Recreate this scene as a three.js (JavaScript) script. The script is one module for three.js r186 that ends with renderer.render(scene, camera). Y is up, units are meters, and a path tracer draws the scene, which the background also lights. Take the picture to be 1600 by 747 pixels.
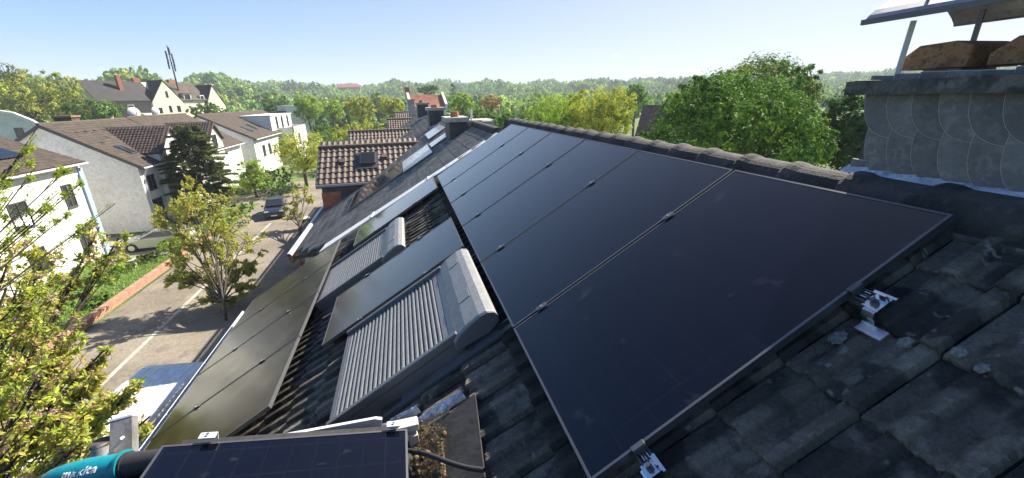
import * as THREE from 'three';
import { mergeGeometries } from 'three/addons/utils/BufferGeometryUtils.js';
import { RoundedBoxGeometry } from 'three/addons/geometries/RoundedBoxGeometry.js';
import { FontLoader } from 'three/addons/loaders/FontLoader.js';
import { TextGeometry } from 'three/addons/geometries/TextGeometry.js';

// ------------------------------------------------------------------ camera, sky, sun, exposure
// World: the ridge of the row of houses runs along -z, +x climbs towards the ridge, y is up, the street is at y = 0.
const V = (x, y, z) => new THREE.Vector3(x, y, z);
const EYE = V(0, 10, 0), F = 655.85, CX = 800, CY = 373.5;
const YAW = 0.241858, PITCH = 0.324279, ROLL = -0.026;
const FWD = V(Math.sin(YAW) * Math.cos(PITCH), -Math.sin(PITCH), -Math.cos(YAW) * Math.cos(PITCH));
const r0_ = V(Math.cos(YAW), 0, Math.sin(YAW)), u0_ = r0_.clone().cross(FWD);
const RIGHT = r0_.clone().multiplyScalar(Math.cos(ROLL)).addScaledVector(u0_, Math.sin(ROLL));
const UPC = u0_.clone().multiplyScalar(Math.cos(ROLL)).addScaledVector(r0_, -Math.sin(ROLL));
const scene = new THREE.Scene();
const camera = new THREE.PerspectiveCamera(2 * Math.atan(CY / F) * 180 / Math.PI, 1600 / 747, 0.05, 6000);
camera.position.copy(EYE); camera.up.copy(UPC); camera.lookAt(EYE.clone().add(FWD));

const SUN = V(0.640, 0.645, -0.428).normalize();
const sun = new THREE.DirectionalLight(new THREE.Color().setRGB(1.0, 0.92, 0.78), 5.0);
sun.position.copy(SUN).multiplyScalar(120); sun.castShadow = true;
Object.assign(sun.shadow.camera, { left: -90, right: 90, top: 90, bottom: -90, near: 1, far: 300 });
sun.shadow.mapSize.set(4096, 4096); scene.add(sun);

function makeSky() {
  const W = 2048, H = 1024, d = new Float32Array(W * H * 4);
  const wisps = [[1005, 101, 0.35, 0.22], [962, 88, 0.4, 0.16], [1000, 118, 0.8, 0.2]].map(([x, y, s, w]) => {
    const v = ray(x, y).normalize(); return [v, s * Math.PI / 180, w]; });
  for (let j = 0; j < H; j++) for (let i = 0; i < W; i++) {
    const el = ((j + 0.5) / H - 0.5) * Math.PI, az = ((i + 0.5) / W - 0.5) * 2 * Math.PI;
    const x = Math.cos(el) * Math.cos(az), y = Math.sin(el), z = Math.cos(el) * Math.sin(az);
    const c = x * SUN.x + y * SUN.y + z * SUN.z, a = Math.acos(Math.min(1, Math.max(-1, c))) * 180 / Math.PI;
    const e = Math.max(0, y), t = Math.pow(e, 0.62);
    // horizon to zenith: pale haze, then a deeper blue away from the sun
    const k1 = 1 - Math.exp(-e * 5.5), k2 = 1 - Math.exp(-e * 2.0), away = Math.min(1, Math.max(0, (a - 30) / 50));
    let r = 0.76 - 0.27 * k1 - 0.50 * k2, g = 0.84 - 0.13 * k1 - 0.69 * k2, b = 0.90 + 0.03 * k1 - 0.74 * k2;
    r *= 1 - 0.74 * away * k1; g *= 1 - 0.34 * away * k1; b *= 1 - 0.02 * away * k1;
    const mie = 0.42 * Math.exp(-a / 15) + 0.13 * Math.exp(-a / 30) + 1.4 * Math.exp(-a / 4.5);
    r += mie; g += mie * 0.98; b += mie * 0.92;
    for (const [v, s, w] of wisps) {
      const dx = x - v.x, dy = (y - v.y) * 2.2, dz = z - v.z, q = (dx * dx + dy * dy + dz * dz) / (s * s);
      if (q < 9) { const k = w * Math.exp(-q) * (0.6 + 0.4 * Math.sin(x * 310 + y * 420) * Math.sin(z * 270 + y * 150)); r += k; g += k; b += k * 0.95; }
    }
    if (y < 0) { const k = Math.min(1, -y * 6); r = r * (1 - k) + 0.16 * k; g = g * (1 - k) + 0.17 * k; b = b * (1 - k) + 0.13 * k; }
    r *= 0.51; g *= 0.488; b *= 0.498;
    const o = (j * W + i) * 4; d[o] = r; d[o + 1] = g; d[o + 2] = b; d[o + 3] = 1;
  }
  const t = new THREE.DataTexture(d, W, H, THREE.RGBAFormat, THREE.FloatType);
  t.mapping = THREE.EquirectangularReflectionMapping; t.magFilter = THREE.LinearFilter; t.minFilter = THREE.LinearFilter; t.needsUpdate = true;
  return t;
}
const skyTex = makeSky();
scene.background = skyTex; scene.environment = skyTex;
scene.fog = new THREE.FogExp2(new THREE.Color().setRGB(0.80, 0.88, 0.98), 0.00042);
const renderer = new THREE.WebGLRenderer({ antialias: true });
renderer.toneMapping = THREE.LinearToneMapping; renderer.toneMappingExposure = 2.75;
renderer.shadowMap.enabled = true; renderer.setSize(1024, 478);

// ------------------------------------------------------------------ places
function ray(px, py) { return RIGHT.clone().multiplyScalar((px - CX) / F).addScaledVector(UPC, -(py - CY) / F).add(FWD); }
const at = (px, py, depth) => EYE.clone().addScaledVector(ray(px, py), depth);        // a point at a distance along the view
const onX = (px, py, X) => { const d = ray(px, py); return EYE.clone().addScaledVector(d, X / d.x); };
const onY = (px, py, Y) => { const d = ray(px, py); return EYE.clone().addScaledVector(d, (Y - 10) / d.y); };
const onZ = (px, py, Z) => { const d = ray(px, py); return EYE.clone().addScaledVector(d, Z / d.z); };
const TILT = 0.544834, ST = Math.sin(TILT), CT = Math.cos(TILT);
const RO = V(0.543, 8.642, -1.091), US = V(CT, ST, 0), NS = V(-ST, CT, 0);
const P = (s, r, h = 0) => RO.clone().addScaledVector(US, s).addScaledVector(NS, h).add(V(0, 0, -r));   // on the roof: up the slope, along the ridge, off the roof
function onRoof(px, py, h = 0) { const d = ray(px, py), p0 = RO.clone().addScaledVector(NS, h).sub(EYE), t = p0.dot(NS) / d.dot(NS), q = d.multiplyScalar(t).add(EYE).sub(RO); return [q.dot(US), -q.z]; }

// ------------------------------------------------------------------ small tools
function rng(seed) { let a = seed >>> 0; return () => { a = (a + 0x6D2B79F5) | 0; let t = Math.imul(a ^ (a >>> 15), 1 | a); t = (t + Math.imul(t ^ (t >>> 7), 61 | t)) ^ t; return ((t ^ (t >>> 14)) >>> 0) / 4294967296; }; }
const rnd = rng(20240511);
const used = {};
const numbered = (n) => { used[n] = (used[n] ?? -1) + 1; return used[n] ? n + '_' + String(used[n]).padStart(3, '0') : n; };
const base = new WeakMap();
function thing(name, label, category, pos = V(0, 0, 0), group) {
  const o = new THREE.Group(); o.name = numbered(name); o.position.copy(pos); o.userData = { label, category };
  if (group) o.userData.group = group;
  scene.add(o); base.set(o, pos.clone()); return o;
}
// box-mapped uv in metres
function boxUV(g) {
  const p = g.attributes.position, n = g.attributes.normal, uv = new Float32Array(p.count * 2);
  for (let i = 0; i < p.count; i++) {
    const ax = Math.abs(n.getX(i)), ay = Math.abs(n.getY(i)), az = Math.abs(n.getZ(i));
    if (ay >= ax && ay >= az) { uv[2 * i] = p.getX(i); uv[2 * i + 1] = p.getZ(i); }
    else if (ax >= az) { uv[2 * i] = p.getZ(i); uv[2 * i + 1] = p.getY(i); }
    else { uv[2 * i] = p.getX(i); uv[2 * i + 1] = p.getY(i); }
  }
  g.setAttribute('uv', new THREE.BufferAttribute(uv, 2)); return g;
}
function clean(g) {
  let q = g.index ? g.toNonIndexed() : g;
  for (const k of Object.keys(q.attributes)) if (!['position', 'normal', 'uv'].includes(k)) q.deleteAttribute(k);
  if (!q.attributes.normal) q.computeVertexNormals();
  return q;
}
const merged = (list) => { const a = list.map(clean).map(boxUV); return a.length > 1 ? mergeGeometries(a) : a[0]; };
// world-space geometries become ONE named mesh under its parent
function part(name, geos, material, parent, keepUV = false) {
  const list = Array.isArray(geos) ? geos : [geos];
  let g = keepUV ? (list.length > 1 ? mergeGeometries(list) : list[0].clone()) : merged(list);
  const b = base.get(parent); if (b) g.translate(-b.x, -b.y, -b.z);
  const m = new THREE.Mesh(g, material); m.name = numbered(name); m.castShadow = m.receiveShadow = true;
  (parent ?? scene).add(m); if (b) base.set(m, b); return m;
}
function structure(name, geos, material, keepUV) { const m = part(name, geos, material, undefined, keepUV); m.userData.kind = 'structure'; return m; }
function box(w, h, d, x, y, z, rx = 0, ry = 0, rz = 0, bevel = 0) {
  const g = bevel ? new RoundedBoxGeometry(w, h, d, 1, bevel) : new THREE.BoxGeometry(w, h, d);
  if (rx) g.rotateX(rx); if (ry) g.rotateY(ry); if (rz) g.rotateZ(rz);
  return g.translate(x, y, z);
}
const span = (x0, x1, y0, y1, z0, z1) => box(Math.abs(x1 - x0), Math.abs(y1 - y0), Math.abs(z1 - z0), (x0 + x1) / 2, (y0 + y1) / 2, (z0 + z1) / 2);
function bar(a, b, w, h = w, roll = 0) {                        // square bar from a to b
  const d = b.clone().sub(a), L = d.length(), g = new THREE.BoxGeometry(w, h, L); if (roll) g.rotateZ(roll);
  const m = new THREE.Matrix4().lookAt(b, a, Math.abs(d.y) > 0.99 * L ? V(1, 0, 0) : V(0, 1, 0)); g.applyMatrix4(m); const c = a.clone().add(b).multiplyScalar(0.5);
  return g.translate(c.x, c.y, c.z);
}
function rod(a, b, r0, r1 = r0, seg = 8) {
  const d = b.clone().sub(a), L = d.length(), g = new THREE.CylinderGeometry(r1, r0, L, seg); 
  g.applyQuaternion(new THREE.Quaternion().setFromUnitVectors(V(0, 1, 0), d.normalize())); const c = a.clone().add(b).multiplyScalar(0.5);
  return g.translate(c.x, c.y, c.z);
}
function tube(pts, r, seg = 24, rs = 8) { return new THREE.TubeGeometry(new THREE.CatmullRomCurve3(pts), seg, r, rs, false); }
// a plate with thickness t from a flat convex outline (points in order), thickened against its normal
function plate(pts, t) {
  const n = pts[1].clone().sub(pts[0]).cross(pts[2].clone().sub(pts[0])).normalize(), lo = pts.map((p) => p.clone().addScaledVector(n, -t)), v = [];
  const tri = (a, b, c) => v.push(a.x, a.y, a.z, b.x, b.y, b.z, c.x, c.y, c.z), N = pts.length;
  for (let i = 1; i < N - 1; i++) { tri(pts[0], pts[i], pts[i + 1]); tri(lo[0], lo[i + 1], lo[i]); }
  for (let i = 0; i < N; i++) { const j = (i + 1) % N; tri(pts[i], lo[i], lo[j]); tri(pts[i], lo[j], pts[j]); }
  const g = new THREE.BufferGeometry(); g.setAttribute('position', new THREE.Float32BufferAttribute(v, 3)); g.computeVertexNormals(); return g;
}
// outline [[a,b],...] pushed along the third axis
function extrudeZ(outline, z0, z1, bevel = 0) {                  // outline in x,y
  const g = new THREE.ExtrudeGeometry(new THREE.Shape(outline.map(([x, y]) => new THREE.Vector2(x, y))), { depth: z1 - z0 - 2 * bevel, bevelEnabled: bevel > 0, bevelThickness: bevel, bevelSize: bevel, bevelOffset: -bevel, bevelSegments: 2, curveSegments: 8 });
  return g.translate(0, 0, z0 + bevel);
}
function extrudeX(outline, x0, x1, bevel = 0) {                  // outline in z,y
  return extrudeZ(outline.map(([z, y]) => [-z, y]), 0, x1 - x0, bevel).rotateY(Math.PI / 2).translate(x0, 0, 0);
}

// ------------------------------------------------------------------ computed textures
function lattice(n, seed) { const r = rng(seed), a = new Float32Array(n * n); for (let i = 0; i < a.length; i++) a[i] = r(); return a; }
const LAT = lattice(256, 7);
function vnoise(x, y, per) {
  const xi = Math.floor(x), yi = Math.floor(y); let fx = x - xi, fy = y - yi; fx = fx * fx * (3 - 2 * fx); fy = fy * fy * (3 - 2 * fy);
  const w = (a) => ((a % per) + per) % per, A = (i, j) => LAT[(w(i) * 73 + w(j) * 151 + ((w(i) * 37) ^ (w(j) * 91))) & 65535];
  return (A(xi, yi) * (1 - fx) + A(xi + 1, yi) * fx) * (1 - fy) + (A(xi, yi + 1) * (1 - fx) + A(xi + 1, yi + 1) * fx) * fy;
}
function fbm(u, v, per, oct = 4) { let s = 0, a = 0.5, q = 0; for (let o = 0; o < oct; o++) { s += a * vnoise(u * per + o * 17, v * per + o * 29, per); q += a; a *= 0.5; per *= 2; } return s / q; }
// f(u,v) -> [r,g,b] linear 0..1 ; saved as sRGB
function colorTex(size, metres, f) {
  const d = new Uint8Array(size * size * 4), enc = (c) => Math.round(255 * Math.min(1, Math.max(0, c <= 0.0031308 ? 12.92 * c : 1.055 * Math.pow(c, 1 / 2.4) - 0.055)));
  for (let j = 0; j < size; j++) for (let i = 0; i < size; i++) { const c = f(i / size, j / size), o = (j * size + i) * 4; d[o] = enc(c[0]); d[o + 1] = enc(c[1]); d[o + 2] = enc(c[2]); d[o + 3] = 255; }
  return finish(new THREE.DataTexture(d, size, size), metres, true);
}
function grayTex(size, metres, f) {
  const d = new Uint8Array(size * size * 4);
  for (let j = 0; j < size; j++) for (let i = 0; i < size; i++) { const c = Math.round(255 * Math.min(1, Math.max(0, f(i / size, j / size)))), o = (j * size + i) * 4; d[o] = d[o + 1] = d[o + 2] = c; d[o + 3] = 255; }
  return finish(new THREE.DataTexture(d, size, size), metres, false);
}
function finish(t, metres, srgb) { t.wrapS = t.wrapT = THREE.RepeatWrapping; t.magFilter = THREE.LinearFilter; t.minFilter = THREE.LinearMipmapLinearFilter; t.repeat.set(1 / metres, 1 / metres); if (srgb) t.colorSpace = THREE.SRGBColorSpace; t.needsUpdate = true; return t; }
const mix3 = (a, b, k) => [a[0] + (b[0] - a[0]) * k, a[1] + (b[1] - a[1]) * k, a[2] + (b[2] - a[2]) * k];
const sm = (a, b, x) => { const t = Math.min(1, Math.max(0, (x - a) / (b - a))); return t * t * (3 - 2 * t); };
const std = (o) => new THREE.MeshStandardMaterial(o);
const rgb = (r, g, b) => new THREE.Color().setRGB(r, g, b);
const grain = grayTex(256, 0.5, (u, v) => fbm(u, v, 16, 4));
const grainFine = grayTex(256, 0.12, (u, v) => fbm(u, v, 24, 3));
// a colour with blotches of two other colours, at two scales
const blotch = (size, m, a, b, c, per = 4) => colorTex(size, m, (u, v) => { const n = fbm(u, v, per, 5), k = fbm(u + 0.37, v + 0.11, per * 4, 3), f = fbm(u, v, 64, 2); return mix3(mix3(a, b, sm(0.35, 0.65, n)), c, sm(0.55, 0.75, k) * 0.7).map((x) => x * (0.82 + 0.36 * f)); });
const M = {};
M.tiles = [0, 1, 2, 3].map((i) => std({ roughness: 0.9, bumpMap: grainFine, bumpScale: 0.005, map: colorTex(1024, 1.9, (u, v) => {
  const n = fbm(u + i * 0.23, v + i * 0.41, 5, 5), st = fbm(u * 1 + i * 0.2, v * 0.25 + 0.3, 24, 3), k = fbm(u + 0.3 + i * 0.1, v + 0.7, 22, 4), l = fbm(u + 0.13 * i, v + 0.5, 56, 3), f = fbm(u, v, 180, 2), g = vnoise(u * 512, v * 512, 512);
  let c = mix3([0.100, 0.086, 0.068], [0.175, 0.152, 0.122], sm(0.40, 0.66, 0.4 * n + 0.6 * st));
  c = mix3(c, [0.024, 0.0225, 0.020], sm(0.49, 0.56, fbm(u + 0.61 + i * 0.19, v + 0.27, 7, 5)) * 0.8);     // dark algae in broad patches
  c = mix3(c, [0.022, 0.021, 0.018], sm(0.60, 0.72, k) * 0.5);
  c = mix3(c, [0.24, 0.225, 0.20], sm(0.76, 0.81, l) * 0.6);                       // small pale lichens
  return c.map((x) => x * (0.55 + 0.6 * f + 0.3 * g) * (0.84 + 0.1 * i)); }) }));
M.cap = std({ roughness: 0.92, bumpMap: grainFine, bumpScale: 0.006, map: blotch(512, 1.3, [0.034, 0.032, 0.030], [0.062, 0.058, 0.054], [0.095, 0.09, 0.082], 6) });
M.tilesN = [0, 1, 2].map((i) => std({ roughness: 0.9, bumpMap: grain, bumpScale: 0.004, map: blotch(256, 2.1 + i * 0.3, [0.21, 0.192, 0.17], [0.28, 0.258, 0.228], [0.35, 0.32, 0.28], 5 + i) }));
M.pan = [0, 1, 2].map((i) => std({ roughness: 0.7, bumpMap: grain, bumpScale: 0.003, map: blotch(256, 1.9 + 0.3 * i, [0.095 + 0.012 * i, 0.070, 0.054], [0.13, 0.098, 0.077], [0.175, 0.138, 0.108], 5 + i) }));
M.panRed = std({ roughness: 0.7, map: blotch(256, 3, [0.33, 0.12, 0.07], [0.42, 0.17, 0.10], [0.28, 0.10, 0.06]) });
M.brownRoof = std({ roughness: 0.85, bumpMap: grain, bumpScale: 0.006, map: blotch(512, 7, [0.066, 0.050, 0.038], [0.092, 0.070, 0.054], [0.048, 0.038, 0.031], 6) });
M.darkPan = std({ roughness: 0.6, map: blotch(256, 3, [0.075, 0.05, 0.04], [0.11, 0.075, 0.06], [0.05, 0.036, 0.03]) });
M.blackRoof = std({ roughness: 0.75, map: blotch(256, 4, [0.010, 0.010, 0.011], [0.018, 0.018, 0.019], [0.007, 0.007, 0.008]) });
M.deck = std({ roughness: 0.95, color: rgb(0.012, 0.012, 0.013) });
M.white = std({ roughness: 0.85, bumpMap: grain, bumpScale: 0.003, map: blotch(512, 6, [0.64, 0.635, 0.61], [0.70, 0.695, 0.67], [0.56, 0.555, 0.53]) });
M.offWhite = std({ roughness: 0.9, bumpMap: grain, bumpScale: 0.004, map: blotch(512, 6, [0.66, 0.65, 0.61], [0.74, 0.73, 0.69], [0.58, 0.57, 0.53]) });
M.grayWall = std({ roughness: 0.9, bumpMap: grain, bumpScale: 0.003, map: blotch(512, 8, [0.72, 0.70, 0.66], [0.76, 0.74, 0.70], [0.67, 0.65, 0.61], 3) });
M.cream = std({ roughness: 0.9, map: blotch(256, 6, [0.74, 0.67, 0.51], [0.79, 0.72, 0.56], [0.68, 0.61, 0.47]) });
M.slateWall = std({ roughness: 0.6, map: blotch(256, 1.2, [0.035, 0.04, 0.048], [0.06, 0.066, 0.076], [0.026, 0.03, 0.036], 8) });
M.brick = std({ roughness: 0.9, bumpMap: grain, bumpScale: 0.004, map: blotch(256, 1.1, [0.30, 0.10, 0.06], [0.38, 0.14, 0.085], [0.22, 0.075, 0.05], 6) });
M.brickPink = std({ roughness: 0.92, bumpMap: grain, bumpScale: 0.005, map: blotch(256, 1.7, [0.36, 0.19, 0.13], [0.44, 0.25, 0.175], [0.28, 0.145, 0.10], 6) });
M.mortar = std({ roughness: 0.95, color: rgb(0.30, 0.27, 0.24), bumpMap: grain, bumpScale: 0.004 });
M.zinc = std({ roughness: 0.42, metalness: 0.75, map: blotch(256, 0.8, [0.27, 0.285, 0.31], [0.33, 0.345, 0.37], [0.22, 0.235, 0.26]) });
M.alu = std({ roughness: 0.32, metalness: 0.9, color: rgb(0.66, 0.67, 0.69), bumpMap: grainFine, bumpScale: 0.0006 });
M.darkAlu = std({ roughness: 0.4, metalness: 0.6, color: rgb(0.16, 0.16, 0.17) });
M.frame = std({ roughness: 0.38, metalness: 0.75, color: rgb(0.15, 0.15, 0.16) });
M.clampDark = std({ roughness: 0.45, metalness: 0.6, color: rgb(0.12, 0.12, 0.13) });
M.lead = std({ roughness: 0.38, metalness: 0.35, bumpMap: grain, bumpScale: 0.012, map: blotch(256, 0.35, [0.40, 0.44, 0.50], [0.55, 0.60, 0.66], [0.24, 0.27, 0.32], 5) });
M.apron = std({ roughness: 0.75, bumpMap: grain, bumpScale: 0.003, map: blotch(256, 0.9, [0.014, 0.0142, 0.015], [0.024, 0.0242, 0.025], [0.010, 0.0102, 0.011], 5) });
M.shutter = std({ roughness: 0.42, metalness: 0.55, map: blotch(256, 0.5, [0.245, 0.245, 0.245], [0.275, 0.275, 0.275], [0.215, 0.215, 0.215], 20) });
M.hood = std({ roughness: 0.46, metalness: 0.45, bumpMap: grainFine, bumpScale: 0.0006, map: blotch(256, 0.6, [0.27, 0.27, 0.27], [0.30, 0.30, 0.30], [0.235, 0.235, 0.235], 12) });
M.rail = std({ roughness: 0.45, metalness: 0.5, color: rgb(0.16, 0.165, 0.175), bumpMap: grainFine, bumpScale: 0.0005 });
M.label = std({ roughness: 0.5, metalness: 0.2, map: blotch(128, 0.1, [0.22, 0.225, 0.23], [0.26, 0.265, 0.27], [0.18, 0.185, 0.19], 6) });
M.black = std({ roughness: 0.55, color: rgb(0.018, 0.018, 0.02) });
M.rubber = std({ roughness: 0.7, color: rgb(0.022, 0.022, 0.024), bumpMap: grainFine, bumpScale: 0.001 });
M.win = std({ roughness: 0.06, metalness: 0.0, color: rgb(0.02, 0.025, 0.03) });
M.winFrame = std({ roughness: 0.5, color: rgb(0.78, 0.78, 0.77) });
M.winFrameDark = std({ roughness: 0.5, color: rgb(0.06, 0.06, 0.065) });
M.gutter = std({ roughness: 0.4, metalness: 0.3, map: blotch(128, 1.5, [0.62, 0.65, 0.70], [0.72, 0.75, 0.79], [0.52, 0.55, 0.60]) });
M.strip = std({ roughness: 0.38, metalness: 0.25, map: blotch(256, 1.5, [0.80, 0.80, 0.79], [0.86, 0.86, 0.85], [0.70, 0.70, 0.68], 5) });
M.concrete = std({ roughness: 0.95, bumpMap: grain, bumpScale: 0.02, map: blotch(512, 0.7, [0.05, 0.05, 0.048], [0.11, 0.108, 0.10], [0.17, 0.165, 0.15], 5) });
M.paleConcrete = std({ roughness: 0.95, bumpMap: grain, bumpScale: 0.008, map: blotch(256, 1.5, [0.32, 0.31, 0.29], [0.40, 0.39, 0.36], [0.24, 0.23, 0.21], 5) });
M.slate = [0, 1, 2].map((i) => std({ roughness: 0.62, bumpMap: grain, bumpScale: 0.001, map: blotch(256, 0.55 + 0.13 * i, ...[[0.125, 0.125, 0.128], [0.15, 0.15, 0.152], [0.20, 0.20, 0.20]].map((c) => c.map((x) => x * (0.82 + 0.12 * i))), 5 + i) }));
M.slateEdge = std({ roughness: 0.8, color: rgb(0.50, 0.51, 0.51) });
M.clay = std({ roughness: 0.85, bumpMap: grain, bumpScale: 0.006, map: blotch(256, 0.35, [0.20, 0.105, 0.055], [0.31, 0.17, 0.09], [0.085, 0.055, 0.038], 9) });
M.wood = std({ roughness: 0.85, bumpMap: grain, bumpScale: 0.004, map: colorTex(256, 0.3, (u, v) => { const n = fbm(u, v * 0.2, 24, 3), k = fbm(u, v, 6, 3); return mix3([0.50, 0.44, 0.36], [0.66, 0.60, 0.52], n).map((x) => x * (0.75 + 0.4 * k)); }) });
M.moss = std({ roughness: 1, bumpMap: grain, bumpScale: 0.01, map: blotch(256, 0.12, [0.10, 0.075, 0.045], [0.17, 0.13, 0.08], [0.055, 0.048, 0.025], 6) });
M.teal = std({ roughness: 0.38, bumpMap: grainFine, bumpScale: 0.0004, map: blotch(128, 0.4, [0.004, 0.19, 0.235], [0.006, 0.22, 0.27], [0.004, 0.165, 0.205]) });
M.tealDark = std({ roughness: 0.5, color: rgb(0.003, 0.075, 0.10) });
M.logo = std({ roughness: 0.5, color: rgb(0.8, 0.82, 0.82) });
M.bark = std({ roughness: 0.95, bumpMap: grain, bumpScale: 0.02, map: blotch(256, 0.9, [0.06, 0.048, 0.036], [0.10, 0.082, 0.065], [0.15, 0.125, 0.10], 6) });
M.post = std({ roughness: 0.6, metalness: 0.3, map: blotch(128, 0.4, [0.20, 0.195, 0.19], [0.27, 0.265, 0.26], [0.15, 0.145, 0.14]) });
M.terracotta = std({ roughness: 0.85, color: rgb(0.36, 0.15, 0.085) });
// glass of a panel: near-black cells behind satin glass, faint cell grid, faint dusty film that also carries a painted warm reflection
function panelGlass(seed, dustSheen, rough = 0.08, coat = 0.8) {
  return new THREE.MeshPhysicalMaterial({ roughness: rough, ior: 1.2, clearcoat: coat, clearcoatRoughness: rough * 0.7, roughnessMap: grayTex(256, 1.0, (u, v) => 0.75 + 0.5 * fbm(u + seed * 0.13, v, 5, 4)),
    map: colorTex(512, 1.0, (u, v) => {
      const n = fbm(u + seed * 0.17, v + seed * 0.31, 4, 5), k = fbm(u * 1.0 + 0.4, v + 0.2 * seed, 10, 4);
      const gx = Math.abs(((u * 6) % 1) - 0.5) * 2, gy = Math.abs(((v * 9) % 1) - 0.5) * 2;
      let c = mix3([0.0010, 0.0014, 0.0050], [0.0016, 0.0020, 0.0062], n);
      c = mix3(c, [0.0045, 0.0055, 0.0095], gx > 0.965 || gy > 0.958 ? 1 : 0);
      c = mix3(c, [0.12, 0.12, 0.13], 0.09 * sm(0.66, 0.80, k) * sm(0.5, 0.7, fbm(u + 0.8, v * 0.5, 24, 3)));
      return mix3(c, [0.16, 0.13, 0.08], dustSheen * (0.15 + 0.85 * sm(0.45, 0.75, n) + 0.6 * sm(0.68, 0.8, k))); }) });
}
M.pv = [0, 1, 2].map((i) => panelGlass(i, 0.0));
M.pvWarmSheen = [0, 1].map((i) => panelGlass(i + 5, 0.24, 0.24, 0.35));  // warm film colour paints in the golden reflection of trees and street
M.pvOld = panelGlass(9, 0.03, 0.16, 0.8);
M.collector = std({ roughness: 0.22, map: blotch(256, 1.1, [0.42, 0.44, 0.46], [0.52, 0.54, 0.56], [0.34, 0.36, 0.38], 4) });  // pale grey stands in for bright sky reflected in the collector glass
M.asphalt = std({ roughness: 0.93, bumpMap: grain, bumpScale: 0.006, map: colorTex(1024, 11, (u, v) => {
  const n = fbm(u, v, 4, 5), k = fbm(u + 0.3, v + 0.1, 14, 4), f = fbm(u, v, 160, 2), cr = Math.abs(fbm(u + 0.7, v, 6, 4) - 0.5);
  let c = mix3([0.165, 0.140, 0.108], [0.225, 0.192, 0.150], sm(0.3, 0.7, n)); c = mix3(c, [0.135, 0.12, 0.10], sm(0.58, 0.75, k) * 0.7);
  return c.map((x) => x * (0.72 + 0.56 * f) * (cr < 0.006 ? 0.62 : 1)); }) });
M.paving = std({ roughness: 0.93, bumpMap: grain, bumpScale: 0.005, map: blotch(512, 5, [0.22, 0.20, 0.17], [0.29, 0.265, 0.225], [0.17, 0.155, 0.13], 7) });
M.lineMark = std({ roughness: 0.9, map: blotch(256, 2.3, [0.34, 0.32, 0.28], [0.42, 0.40, 0.35], [0.25, 0.235, 0.20], 9) });
M.grass = std({ roughness: 1, bumpMap: grain, bumpScale: 0.04, map: colorTex(1024, 24, (u, v) => { const n = fbm(u, v, 6, 5), k = fbm(u + 0.2, v + 0.6, 30, 4), f = fbm(u, v, 200, 2); return mix3(mix3([0.06, 0.105, 0.022], [0.11, 0.165, 0.035], sm(0.3, 0.7, n)), [0.15, 0.135, 0.075], sm(0.6, 0.8, k) * 0.55).map((x) => x * (0.6 + 0.8 * f)); }) });
M.hill = std({ roughness: 1, color: rgb(0.05, 0.085, 0.028) });
M.carDark = new THREE.MeshPhysicalMaterial({ color: rgb(0.018, 0.022, 0.032), roughness: 0.35, metalness: 0.4, clearcoat: 1, clearcoatRoughness: 0.06 });
M.carSilver = new THREE.MeshPhysicalMaterial({ color: rgb(0.46, 0.45, 0.42), roughness: 0.4, metalness: 0.6, clearcoat: 0.8, clearcoatRoughness: 0.08 });
M.vanWhite = new THREE.MeshPhysicalMaterial({ roughness: 0.45, clearcoat: 0.5, clearcoatRoughness: 0.15, map: blotch(256, 3, [0.70, 0.69, 0.66], [0.76, 0.75, 0.72], [0.60, 0.59, 0.56], 4) });
M.lampGlass = std({ roughness: 0.25, color: rgb(0.75, 0.75, 0.72) });
M.headlight = std({ roughness: 0.1, metalness: 0.3, color: rgb(0.7, 0.72, 0.75) });
M.chrome = std({ roughness: 0.2, metalness: 1, color: rgb(0.7, 0.7, 0.72) });
M.dish = std({ roughness: 0.55, color: rgb(0.62, 0.62, 0.60) });
const leafMat = (t = 0.4) => new THREE.MeshPhysicalMaterial({ vertexColors: true, roughness: 0.85, transmission: t, thickness: 0, side: THREE.DoubleSide, specularIntensity: 0.35 });
M.leaf = leafMat(0.5); M.leafDense = leafMat(0.3); M.blossom = leafMat(0.5);
// ------------------------------------------------------------------ foliage
const gauss = (r) => (r() + r() + r() + r() - 2) * 0.87;
function dirOn(r) { const z = 2 * r() - 1, a = 6.2832 * r(), q = Math.sqrt(1 - z * z); return V(q * Math.cos(a), z, q * Math.sin(a)); }
class Leaves {
  constructor() { this.p = []; this.c = []; }
  leaf(o, ax, sd, len, wid, col, fold = 0.18) {                 // a folded leaf: base o, along ax, across sd
    const n = ax.clone().cross(sd).normalize(), m = o.clone().addScaledVector(ax, len * 0.45), t = o.clone().addScaledVector(ax, len);
    const l = m.clone().addScaledVector(sd, wid / 2).addScaledVector(n, fold * wid), q = m.clone().addScaledVector(sd, -wid / 2).addScaledVector(n, fold * wid);
    for (const [a, b, c] of [[o, t, l], [o, q, t]]) { this.p.push(a.x, a.y, a.z, b.x, b.y, b.z, c.x, c.y, c.z); for (let k = 0; k < 3; k++) this.c.push(col[0], col[1], col[2]); }
  }
  geo() { const g = new THREE.BufferGeometry(); g.setAttribute('position', new THREE.Float32BufferAttribute(this.p, 3)); g.setAttribute('color', new THREE.Float32BufferAttribute(this.c, 3)); g.computeVertexNormals(); return g; }
}
const LEAF = 2.5;
const tint = (pal, r, q = LEAF) => { const i = r() * (pal.length - 1), k = Math.floor(i), c = mix3(pal[k], pal[Math.min(k + 1, pal.length - 1)], i - k), j = (0.8 + 0.4 * r()) * q; return [c[0] * j, c[1] * j, c[2] * j]; };
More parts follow.
